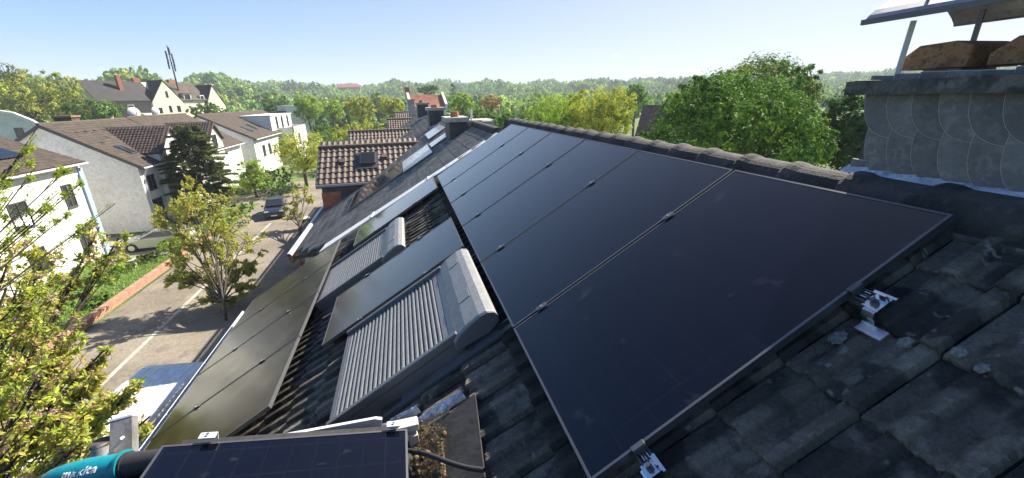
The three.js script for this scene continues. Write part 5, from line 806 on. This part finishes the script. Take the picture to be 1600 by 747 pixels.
// cordless blower
{ const a = at(64, 752, 2.0), b = at(192, 727, 2.02), ax = b.clone().sub(a), L = ax.length(), t = thing('cordless_blower', 'teal cordless blower with black nozzle lying left of the near panel', 'power tool', a);
  ax.normalize(); const up = UPC.clone().addScaledVector(ax, -UPC.dot(ax)).normalize(), sd = ax.clone().cross(up); const Q = new THREE.Quaternion().setFromRotationMatrix(new THREE.Matrix4().makeBasis(ax, up, sd)); t.quaternion.copy(Q);
  const A = (n, g, m, par = t) => { const o = new THREE.Mesh(merged(Array.isArray(g) ? g : [g]), m); o.name = numbered(n); o.castShadow = o.receiveShadow = true; par.add(o); return o; };
  const prof = [[0.0, 0.001], [0.012, 0.03], [0.05, 0.052], [0.12, 0.068], [0.22, 0.074], [0.30, 0.070], [0.36, 0.066], [0.385, 0.062], [0.388, 0.0]].map(([x, r]) => new THREE.Vector2(r, x));
  const bodyG = new THREE.LatheGeometry(prof, 32).rotateZ(-Math.PI / 2); { const p = bodyG.attributes.position; for (let i = 0; i < p.count; i++) { const y = p.getY(i); p.setY(i, y > 0 ? y * 0.85 : y * 1.25); p.setZ(i, p.getZ(i) * 0.9); } bodyG.computeVertexNormals(); } A('housing', bodyG, M.teal);
  A('lower_grip', [extrudeZ([[0.05, -0.05], [0.30, -0.055], [0.375, -0.03], [0.39, -0.06], [0.36, -0.10], [0.08, -0.10]], -0.074, 0.074, 0.012)], M.tealDark);
  A('side_panel', [extrudeZ([[0.25, -0.085], [0.37, -0.07], [0.375, -0.035], [0.35, -0.045], [0.27, -0.062]], 0.066, 0.082, 0.004)], M.teal);
  A('collar', new THREE.CylinderGeometry(0.069, 0.066, 0.018, 28).rotateZ(-Math.PI / 2).translate(0.385, 0, 0), M.teal);
  A('nozzle', [new THREE.CylinderGeometry(0.040, 0.058, 0.24, 26).rotateZ(-Math.PI / 2).translate(0.505, -0.004, 0), new THREE.CylinderGeometry(0.06, 0.06, 0.015, 26).rotateZ(-Math.PI / 2).translate(0.40, -0.002, 0)], M.rubber);
  A('battery', box(0.10, 0.05, 0.09, 0.40, -0.085, 0.02, 0, 0, 0, 0.01), M.black); A('back_cap', new THREE.SphereGeometry(0.034, 16, 10).translate(0.012, -0.004, 0), M.black);
  const font = await new FontLoader().loadAsync('fonts/droid/droid_sans_bold.typeface.json'), tg = new TextGeometry('makita', { font, size: 0.034, depth: 0.004, curveSegments: 4 });
  tg.computeBoundingBox(); const wd = tg.boundingBox.max.x, sc = 0.155 / wd; tg.scale(sc, sc * 0.85, 1); { const p = tg.attributes.position; for (let i = 0; i < p.count; i++) { p.setX(i, p.getX(i) + p.getY(i) * 0.3 + 0.150); const y = p.getY(i) + 0.014, R = 0.0665; p.setY(i, y); p.setZ(i, p.getZ(i) + Math.sqrt(Math.max(0.0004, R * R - (y / 0.85) * (y / 0.85))) * 0.9 + 0.0035); } tg.computeVertexNormals(); } A('lettering', tg, M.logo);
}

// ------------------------------------------------------------------ trees, hedges and shrubs
// across the valley and on the right
treeAt('chestnut_tree', 'big bright green chestnut tree directly behind the ridge on the right', 'tree', [1136, 236, 262, 244, 22], { pal: PAL.lush, N: 60000, size: 0.18, n: 22, dome: true, mat: M.leafDense, limbN: 9, trunk: 0.3, opts: { clump: 0.11, aspect: 0.55, droop: 0.8, inner: 0.84, per: 34 } });
treeAt('broadleaf_tree', 'olive-green domed tree standing taller just behind the bright chestnut', 'tree', [1183, 190, 176, 200, 29], { pal: PAL.olive.concat(PAL.mid), N: 48000, size: 0.21, n: 16, dome: true, mat: M.leafDense, limbN: 8, trunk: 0.3, opts: { clump: 0.13, aspect: 0.55, inner: 0.8, droop: 0.5 } });
treeAt('broadleaf_tree', 'dark green tree behind the left end of the slated chimney', 'tree', [1342, 208, 140, 200, 27], { pal: PAL.deep.map((c) => c.map((x) => x * 0.7)), N: 15000, size: 0.24, n: 8, mat: M.leafDense, limbN: 8, trunk: 0.25, opts: { clump: 0.2, aspect: 0.5 } });
treeAt('broadleaf_tree', 'left one of two yellow-green trees behind the far ridge tiles', 'tree', [872, 184, 122, 104, 44], { pal: PAL.lime, N: 16000, size: 0.22, limbN: 8, opts: { clump: 0.22, aspect: 0.5 } });
treeAt('broadleaf_tree', 'right one of two yellow-green trees behind the far ridge tiles', 'tree', [938, 186, 134, 116, 42], { pal: PAL.gold, N: 17000, size: 0.22, limbN: 8, opts: { clump: 0.22, aspect: 0.5 } });
treeAt('round_tree', 'rounded mid-green tree standing clear against the hazy hills', 'tree', [993, 156, 50, 62, 88], { pal: PAL.mid, N: 6000, size: 0.36, limbN: 6, opts: { clump: 0.24 } });
treeAt('broadleaf_tree', 'fresh green round tree behind the neighbouring chimneys', 'tree', [752, 188, 50, 48, 60], { pal: PAL.lush, N: 7000, size: 0.26, mat: M.leafDense });
treeAt('broadleaf_tree', 'green tree left of the far end of our ridge', 'tree', [790, 192, 54, 40, 50], { pal: PAL.mid, N: 6000, size: 0.24 });
treeAt('broadleaf_tree', 'yellow-green tree right of the orange roof', 'tree', [722, 160, 46, 44, 105], { pal: PAL.lime, N: 5000, size: 0.4 });
treeAt('broadleaf_tree', 'reddish-bronze spring tree before the hills right of the orange roof', 'tree', [766, 160, 46, 30, 125], { pal: PAL.bronze, N: 4500, size: 0.42 });
treeAt('poplar_tree', 'slender dark poplar above the red roof', 'tree', [708, 140, 11, 32, 260], { pal: PAL.deep, N: 1500, size: 0.7, n: 4 });
treeAt('broadleaf_tree', 'dark cluster of trees behind the chimney of the orange roofed house', 'tree', [668, 141, 40, 20, 190], { pal: PAL.deep, N: 3500, size: 0.6 });
treeAt('broadleaf_tree', 'green bush-like tree in front of the low far building', 'tree', [822, 176, 30, 34, 95], { pal: PAL.mid, N: 3500, size: 0.34 });
treeAt('broadleaf_tree', 'leafy tree beside the steep red-brown roof', 'tree', [1045, 178, 40, 36, 75], { pal: PAL.mid, N: 4000, size: 0.3 });
// the valley left of the orange roof
treeAt('broadleaf_tree', 'tall pale yellow-green tree beside the cube-shaped house', 'tree', [480, 168, 46, 60, 105], { pal: PAL.lime, N: 6000, size: 0.4, limbN: 8, opts: { clump: 0.3 } });
treeAt('broadleaf_tree', 'leftmost of the yellow-green trees in the row above the pantiled gables', 'tree', [518, 172, 48, 46, 118], { pal: PAL.lime, N: 5000, size: 0.42, limbN: 8 });
treeAt('broadleaf_tree', 'broad golden-green tree in the middle of the row above the pantiled gables', 'tree', [562, 170, 62, 54, 112], { pal: PAL.gold, N: 6500, size: 0.42, limbN: 8 });
treeAt('broadleaf_tree', 'golden-green tree left of the orange roofed house', 'tree', [612, 168, 44, 46, 110], { pal: PAL.gold, N: 5500, size: 0.4, limbN: 8 });
treeAt('broadleaf_tree', 'dark green tree at the foot of the left hill behind the white dormer', 'tree', [430, 158, 50, 40, 150], { pal: PAL.mid, N: 4500, size: 0.5 });
treeAt('broadleaf_tree', 'bushy bright green tree behind the flat-roofed white dormer', 'tree', [425, 168, 36, 26, 122], { pal: PAL.lush, N: 4000, size: 0.4 });
treeAt('broadleaf_tree', 'bright green tree in front of the second cream gable', 'tree', [322, 172, 62, 30, 98], { pal: PAL.lush, N: 6000, size: 0.36, mat: M.leafDense });
treeAt('willow_tree', 'large olive-yellow tree with bare upper twigs at the left edge', 'tree', [42, 152, 170, 92, 88], { pal: PAL.gold.concat(PAL.olive), N: 14000, size: 0.42, n: 10, limbN: 16, trunk: 0.4, opts: { clump: 0.25 } });
treeAt('broadleaf_tree', 'tree with bare spreading branches rising at the top left corner', 'tree', [10, 112, 60, 44, 95], { pal: PAL.olive, N: 1500, size: 0.36, limbN: 26, trunk: 0.35, opts: { clump: 0.4 } });
treeAt('broadleaf_tree', 'bright green bushy tree behind the ridge of the grey gabled house', 'tree', [150, 172, 84, 44, 82], { pal: PAL.lush, N: 9000, size: 0.32, mat: M.leafDense });
treeAt('broadleaf_tree', 'dull olive tree between the left hill and the dark roofed house', 'tree', [165, 150, 60, 40, 125], { pal: PAL.olive, N: 5000, size: 0.45 });
treeAt('broadleaf_tree', 'yellow-olive trees behind the curved white house', 'tree', [95, 165, 70, 52, 100], { pal: PAL.olive.concat(PAL.gold), N: 7000, size: 0.4 });
// along the street
treeAt('street_tree', 'yellow-green street tree with a dark forked trunk before the pantiled gables', 'tree', [470, 238, 100, 86, 52], { pal: PAL.gold, N: 6500, size: 0.24, limbN: 14, trunk: 0.2, opts: { clump: 0.35 } });
treeAt('broadleaf_tree', 'yellow tree crown behind the pantiled gable ridge', 'tree', [560, 210, 96, 50, 66], { pal: PAL.gold, N: 8000, size: 0.26, limbN: 8 });
treeAt('broadleaf_tree', 'green tree behind the street tree left of the gables', 'tree', [520, 222, 64, 56, 72], { pal: PAL.mid, N: 6000, size: 0.28, limbN: 8 });
treeAt('broadleaf_tree', 'green crown between the white balcony and the gables', 'tree', [505, 204, 44, 34, 88], { pal: PAL.lush, N: 4500, size: 0.3 });
treeAt('street_tree', 'small fresh green tree left of the dark car', 'tree', [395, 276, 52, 64, 47], { pal: PAL.lime, N: 4200, size: 0.2, limbN: 10, trunk: 0.14, opts: { clump: 0.35 } });
treeAt('street_tree', 'green tree before the white house wall with the downpipe', 'tree', [372, 300, 44, 60, 50], { pal: PAL.mid, N: 4000, size: 0.2, limbN: 8, opts: { clump: 0.35 } });
shrubAt('hedge', 'clipped green hedge behind the dark car', 'hedge', V(-14.2, 0, -52), 3.2, 1.1, { pal: PAL.mid, N: 5000, size: 0.14, rz: 1.1 });
shrubAt('hedge', 'rounded dark green hedge under the trees beside the driveway corner', 'hedge', V(-15.6, 0, -56.5), 2.6, 1.7, { pal: PAL.lush, N: 4500, size: 0.16, rz: 1.4 });
shrubAt('shrub', 'low yellow-green shrub at the verge in front of the dark car', 'shrub', V(-14.3, 0, -40), 1.2, 0.6, { pal: PAL.lime, N: 1800, size: 0.12 });
shrubAt('shrub', 'green shrub left of the dark car', 'shrub', V(-15.8, 0, -44), 1.7, 0.9, { pal: PAL.lush, N: 2600, size: 0.13 });
shrubAt('shrub', 'red-leaved shrub below the white gutter of the neighbouring roof', 'shrub', onY(472, 416, 0), 0.95, 0.7, { pal: [[0.30, 0.05, 0.03], [0.38, 0.10, 0.06], [0.12, 0.12, 0.03], [0.30, 0.07, 0.05]], N: 2400, size: 0.11 });
for (const [px, py, rx, ry, k, w] of [[190, 425, 1.3, 0.55, 'lime', 'low yellow-green garden shrub left of the silver car'], [232, 408, 0.9, 0.4, 'conifer', 'dark spreading shrub on the verge below the silver car'], [165, 440, 1.2, 0.5, 'mid', 'green ground shrub behind the blossoming tree'], [270, 392, 1.2, 0.6, 'lime', 'light green shrub at the drive beside the brick wall end'], [120, 410, 1.6, 0.8, 'mid', 'green hedge shrub at the foot of the sunlit white wall'], [150, 480, 1.0, 0.35, 'lush', 'dark green border plants along the brick wall']]) shrubAt('shrub', w, 'shrub', onY(px, py, 0), rx, ry, { pal: PAL[k], N: 2600, size: 0.13 });
{ const c = onY(204, 418, 0), t = thing('stone_block', 'pale square stone block on the green verge', 'stone block', c); part('block_body', box(0.62, 0.5, 0.62, c.x, 0.22, c.z, 0, 0.3, 0, 0.03), M.paleConcrete, t); part('block_cap', box(0.7, 0.07, 0.7, c.x, 0.5, c.z, 0, 0.3, 0, 0.02), M.paleConcrete, t); }
{ // dark layered conifer
  const foot = V(-18.6, 0, -44.6), t = thing('conifer_tree', 'dark layered conifer in front of the white cross gables', 'tree', foot), r = rng(404), L = new Leaves(), br = [rod(V(0, 0, 0), V(0.1, 8.3, 0), 0.22, 0.05, 8)];
  for (let k = 0; k < 130; k++) {
    const y = 1.2 + 6.9 * Math.pow(k / 130, 0.9), R = Math.min(3.3, 0.5 + 3.4 * Math.sin(Math.min(1, (8.6 - y) / 6.0) * 1.45)) * (0.75 + 0.4 * r()), a = k * 2.39996 + r(), dx = Math.cos(a), dz = Math.sin(a), tip = V(dx * R, y + 0.05 * R, dz * R), s0 = V(0, y - 0.1, 0), mid = V(dx * R * 0.55, y + 0.22 * R * 0.4, dz * R * 0.55);
    br.push(rod(s0, mid, 0.03, 0.02, 5), rod(mid, tip, 0.02, 0.008, 5)); const n = Math.round(50 + 110 * R);
    for (let i = 0; i < n; i++) { const f = 0.22 + 0.78 * Math.sqrt(r()), p = f < 0.55 ? s0.clone().lerp(mid, f / 0.55) : mid.clone().lerp(tip, (f - 0.55) / 0.45), sw = (r() - 0.5) * 0.85 * (1.1 - f) * R; p.add(V(-dz * sw, (r() - 0.5) * 0.10 - Math.abs(sw) * 0.06, dx * sw)); const dirn = V(dx + (r() - 0.5) * 1.2, (r() - 0.4) * 0.5, dz + (r() - 0.5) * 1.2).normalize(), sd = dirn.clone().cross(V(0, 1, 0)).normalize(); L.leaf(p, dirn, sd, 0.22 + 0.2 * r(), 0.13, tint(PAL.conifer, r)); }
  }
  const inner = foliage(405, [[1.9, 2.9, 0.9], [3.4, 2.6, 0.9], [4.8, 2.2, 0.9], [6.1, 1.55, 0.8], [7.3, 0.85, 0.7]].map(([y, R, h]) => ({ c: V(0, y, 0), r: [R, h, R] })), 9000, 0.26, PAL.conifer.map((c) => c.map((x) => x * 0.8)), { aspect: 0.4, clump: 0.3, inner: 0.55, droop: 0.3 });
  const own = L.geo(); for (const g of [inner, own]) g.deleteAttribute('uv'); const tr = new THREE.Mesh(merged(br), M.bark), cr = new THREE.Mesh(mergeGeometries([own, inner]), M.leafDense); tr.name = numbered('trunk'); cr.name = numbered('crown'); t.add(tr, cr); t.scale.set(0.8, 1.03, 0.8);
}
// trees drawn branch by branch: foot, boughs to target points, twigs and rosettes of leaves
function twigTree(name, label, category, foot, fork, targets, { seed, pal, leafLen, leafW, rosettes = 16, perRos = 7, blossom = 0, spread = 0.5, r0 = 0.1, twigR = 0.006, split = 6, hang = 0.2, sub = 3, bpal }) {
  const r = rng(seed), t = thing(name, label, category, foot), wood = [rod(V(0, -0.2, 0), fork.clone().sub(foot), r0 * 1.2, r0 * 0.8, 9)], L = new Leaves(), B = new Leaves(), f0 = fork.clone().sub(foot);
  const rosette = (p, d) => { const col = tint(pal, r); for (let i = 0; i < perRos; i++) { const ax = dirOn(r).multiplyScalar(0.9).add(d.clone().multiplyScalar(0.6)); ax.y -= hang * r(); ax.normalize(); const sd = ax.clone().cross(dirOn(r)).normalize(), s = leafLen * (0.55 + 0.75 * r()), j = 0.8 + 0.4 * r(); L.leaf(p.clone().addScaledVector(ax, 0.01), ax, sd, s, leafW * s / leafLen, [col[0] * j, col[1] * j, col[2] * j]); }
    if (r() < blossom) for (let i = 0; i < 26; i++) { const ax = dirOn(r), sd = ax.clone().cross(dirOn(r)).normalize(), c = bpal[Math.floor(r() * bpal.length)]; B.leaf(p.clone().addScaledVector(dirOn(r), leafLen * 0.75 * r()).add(V(0, -leafLen * 0.3, 0)), ax, sd, leafLen * 0.42, leafLen * 0.36, c, 0.3); } };
  for (const tg0 of targets) { const [tg, sp] = tg0.isVector3 ? [tg0, spread] : tg0, e = tg.clone().sub(foot), m1 = f0.clone().lerp(e, 0.45).add(V((r() - 0.5) * 0.3, 0.25 * r(), (r() - 0.5) * 0.3)), cv = new THREE.CatmullRomCurve3([f0, m1, e]); const q = r0 * 0.42;
    const seg = 7; let p0 = f0.clone(); for (let k = 1; k <= seg; k++) { const p1 = cv.getPoint(k / seg); wood.push(rod(p0, p1, q * (1 - 0.85 * (k - 1) / seg) + twigR, q * (1 - 0.85 * k / seg) + twigR, 6)); p0 = p1; }
    for (let k = 0; k < split; k++) { const s = cv.getPoint(0.5 + 0.5 * r()), d = dirOn(r); d.y = d.y * 0.8 + 0.15; const tip = e.clone().lerp(s, 0.35 * r()).addScaledVector(d, sp * (0.45 + 0.75 * r())); const mid = s.clone().lerp(tip, 0.5).addScaledVector(dirOn(r), 0.1 * sp); wood.push(rod(s, mid, twigR * 2, twigR * 1.4, 5), rod(mid, tip, twigR * 1.4, twigR * 0.7, 4));
      for (let j = 0; j < sub; j++) { const a = mid.clone().lerp(tip, r()), b = a.clone().addScaledVector(dirOn(r), sp * 0.35); wood.push(rod(a, b, twigR, twigR * 0.5, 4)); const n = Math.round(rosettes / (sub + 1)); for (let i = 0; i < n; i++) rosette(a.clone().lerp(b, (i + r()) / n), b.clone().sub(a).normalize()); }
      const n = Math.round(rosettes / (sub + 1)); for (let i = 0; i < n; i++) rosette(mid.clone().lerp(tip, (i + r()) / n), tip.clone().sub(mid).normalize()); } }
  const tr = new THREE.Mesh(merged(wood), M.bark); tr.name = numbered('trunk'); const cr = new THREE.Mesh(L.geo(), M.leaf); cr.name = numbered('crown'); t.add(tr, cr); for (const o of [tr, cr]) o.castShadow = o.receiveShadow = true;
  if (B.p.length) { const bl = new THREE.Mesh(B.geo(), M.blossom); bl.name = numbered('blossom'); t.add(bl); } return t;
}
{ const g = (x, y, d, s) => [at(x, y, d), s];                      // spring street tree in the middle of the left side
  const foot = onY(352, 500, 0), D = foot.clone().sub(EYE).dot(FWD);
  twigTree('street_tree', 'spring street tree with sparse yellow-green leaves rising from the house shadow', 'tree', foot, at(349, 470, D - 0.4), [[330, 305, 23, 1.3], [300, 320, 22.5, 1.2], [270, 345, 22.5, 1.1], [355, 340, 23, 1.1], [385, 375, 23, 1.0], [300, 375, 21.6, 1.1], [340, 380, 22.4, 1.1], [275, 400, 22, 0.9], [310, 430, 22, 0.9], [370, 420, 22.5, 0.9], [395, 410, 23, 0.7], [345, 440, 22, 0.8], [290, 300, 23.5, 0.9], [330, 345, 21.5, 1.0], [290, 425, 21.5, 0.7], [360, 470, 22, 0.4], [255, 330, 23, 0.7], [325, 465, 21.6, 0.6], [385, 450, 22, 0.6], [270, 440, 21.4, 0.5], [345, 400, 21.8, 0.8]].map((a) => g(...a)), { seed: 12, pal: PAL.spring, leafLen: 0.13, leafW: 0.065, rosettes: 16, perRos: 7, r0: 0.07, twigR: 0.010, split: 11, sub: 3 });
  const foot2 = onY(470, 377, 0), D2 = foot2.clone().sub(EYE).dot(FWD);
  twigTree('street_tree', 'narrow young street tree with sparse leaves beside the flat-topped lantern', 'tree', foot2, at(468, 355, D2), [[458, 310, 35.5, 0.8], [452, 325, 35.5, 0.7], [465, 330, 35.5, 0.6], [476, 300, 36, 0.8], [455, 340, 35.5, 0.5], [470, 345, 35.3, 0.5], [484, 312, 36, 0.5]].map((a) => g(...a)), { seed: 13, pal: PAL.spring, leafLen: 0.15, leafW: 0.085, rosettes: 10, perRos: 6, r0: 0.09, twigR: 0.012, split: 7, sub: 2 });
  // blossoming cherry close to the left edge
  const footC = V(-7.6, 0, -4.6), fork = V(-7.0, 3.6, -5.2);
  twigTree('cherry_tree', 'blossoming cherry tree with yellow-green and bronze leaves filling the lower left corner', 'tree', footC, fork, [[20, 390, 7.2, 0.6], [70, 405, 7.2, 0.55], [30, 440, 6.8, 0.75], [15, 500, 6.4, 0.8], [75, 510, 6.6, 0.75], [30, 570, 6.1, 0.8], [90, 570, 6.3, 0.65], [20, 630, 5.8, 0.7], [80, 640, 5.8, 0.65], [140, 650, 5.7, 0.5], [185, 620, 5.8, 0.3], [120, 520, 6.6, 0.35], [150, 595, 6.0, 0.25], [40, 700, 5.4, 0.7], [105, 705, 5.4, 0.55], [160, 690, 5.4, 0.35], [10, 740, 5.2, 0.7], [70, 745, 5.2, 0.5], [155, 355, 7.6, 0.28], [185, 372, 7.6, 0.22], [205, 610, 5.6, 0.16], [160, 550, 6.2, 0.22], [250, 675, 5.3, 0.14], [235, 650, 5.5, 0.12], [55, 480, 7.6, 0.7], [40, 540, 7.0, 0.7], [60, 670, 6.0, 0.6], [130, 690, 5.0, 0.3], [10, 450, 5.8, 0.5], [50, 610, 5.0, 0.4]].map((a) => g(...a)),
    { seed: 21, pal: [[0.17, 0.205, 0.03], [0.235, 0.245, 0.04], [0.19, 0.22, 0.034], [0.22, 0.20, 0.045], [0.20, 0.14, 0.055], [0.11, 0.145, 0.025], [0.16, 0.195, 0.03]], bpal: [[0.75, 0.50, 0.50], [0.80, 0.62, 0.60], [0.70, 0.40, 0.42], [0.82, 0.70, 0.66]], leafLen: 0.085, leafW: 0.036, rosettes: 11, perRos: 7, blossom: 0.10, r0: 0.13, twigR: 0.005, split: 9, sub: 3, hang: 0.6 });
  // larch shoots in front of the left houses
  twigTree('larch_tree', 'light green larch with long tufted shoots reaching up at the left edge', 'tree', V(-6.9, 0, -3.4), V(-6.1, 6.4, -4.4), [[58, 200, 5.2, 0.10], [40, 235, 5.2, 0.16], [8, 265, 5.0, 0.2], [20, 300, 5.0, 0.2], [108, 262, 5.4, 0.10], [92, 300, 5.4, 0.12], [128, 285, 5.5, 0.10], [70, 330, 5.2, 0.14], [180, 318, 5.8, 0.09], [30, 330, 5.0, 0.2], [55, 262, 5.3, 0.14], [0, 330, 4.9, 0.2], [105, 335, 5.5, 0.12]].map((a) => g(...a)), { seed: 22, pal: [[0.15, 0.19, 0.02], [0.19, 0.22, 0.025], [0.12, 0.165, 0.02]], leafLen: 0.042, leafW: 0.013, rosettes: 18, perRos: 7, r0: 0.03, twigR: 0.003, split: 3, sub: 1, hang: 0.1 });
}
// grass blades on the verge, leaf litter at the wall foot
{ const r = rng(88), L = new Leaves(); for (let k = 0; k < 26000; k++) { const x = -16.1 - 7.5 * r(), z = -40 + 32 * r(); if (x < -16.3 && z < -33.4 && z > -39.6) continue; const a = dirOn(r); a.y = Math.abs(a.y) + 0.6; a.normalize(); L.leaf(V(x, -0.02, z), a, a.clone().cross(dirOn(r)).normalize(), 0.10 + 0.18 * r(), 0.04, tint([[0.07, 0.13, 0.02], [0.11, 0.18, 0.03], [0.16, 0.19, 0.045]], r)); }
  const m = new THREE.Mesh(L.geo(), M.leafDense); m.name = 'verge_grass'; m.userData = { kind: 'stuff', label: 'rough green grass of the verge behind the brick wall', category: 'grass' }; scene.add(m); }
renderer.render(scene, camera);
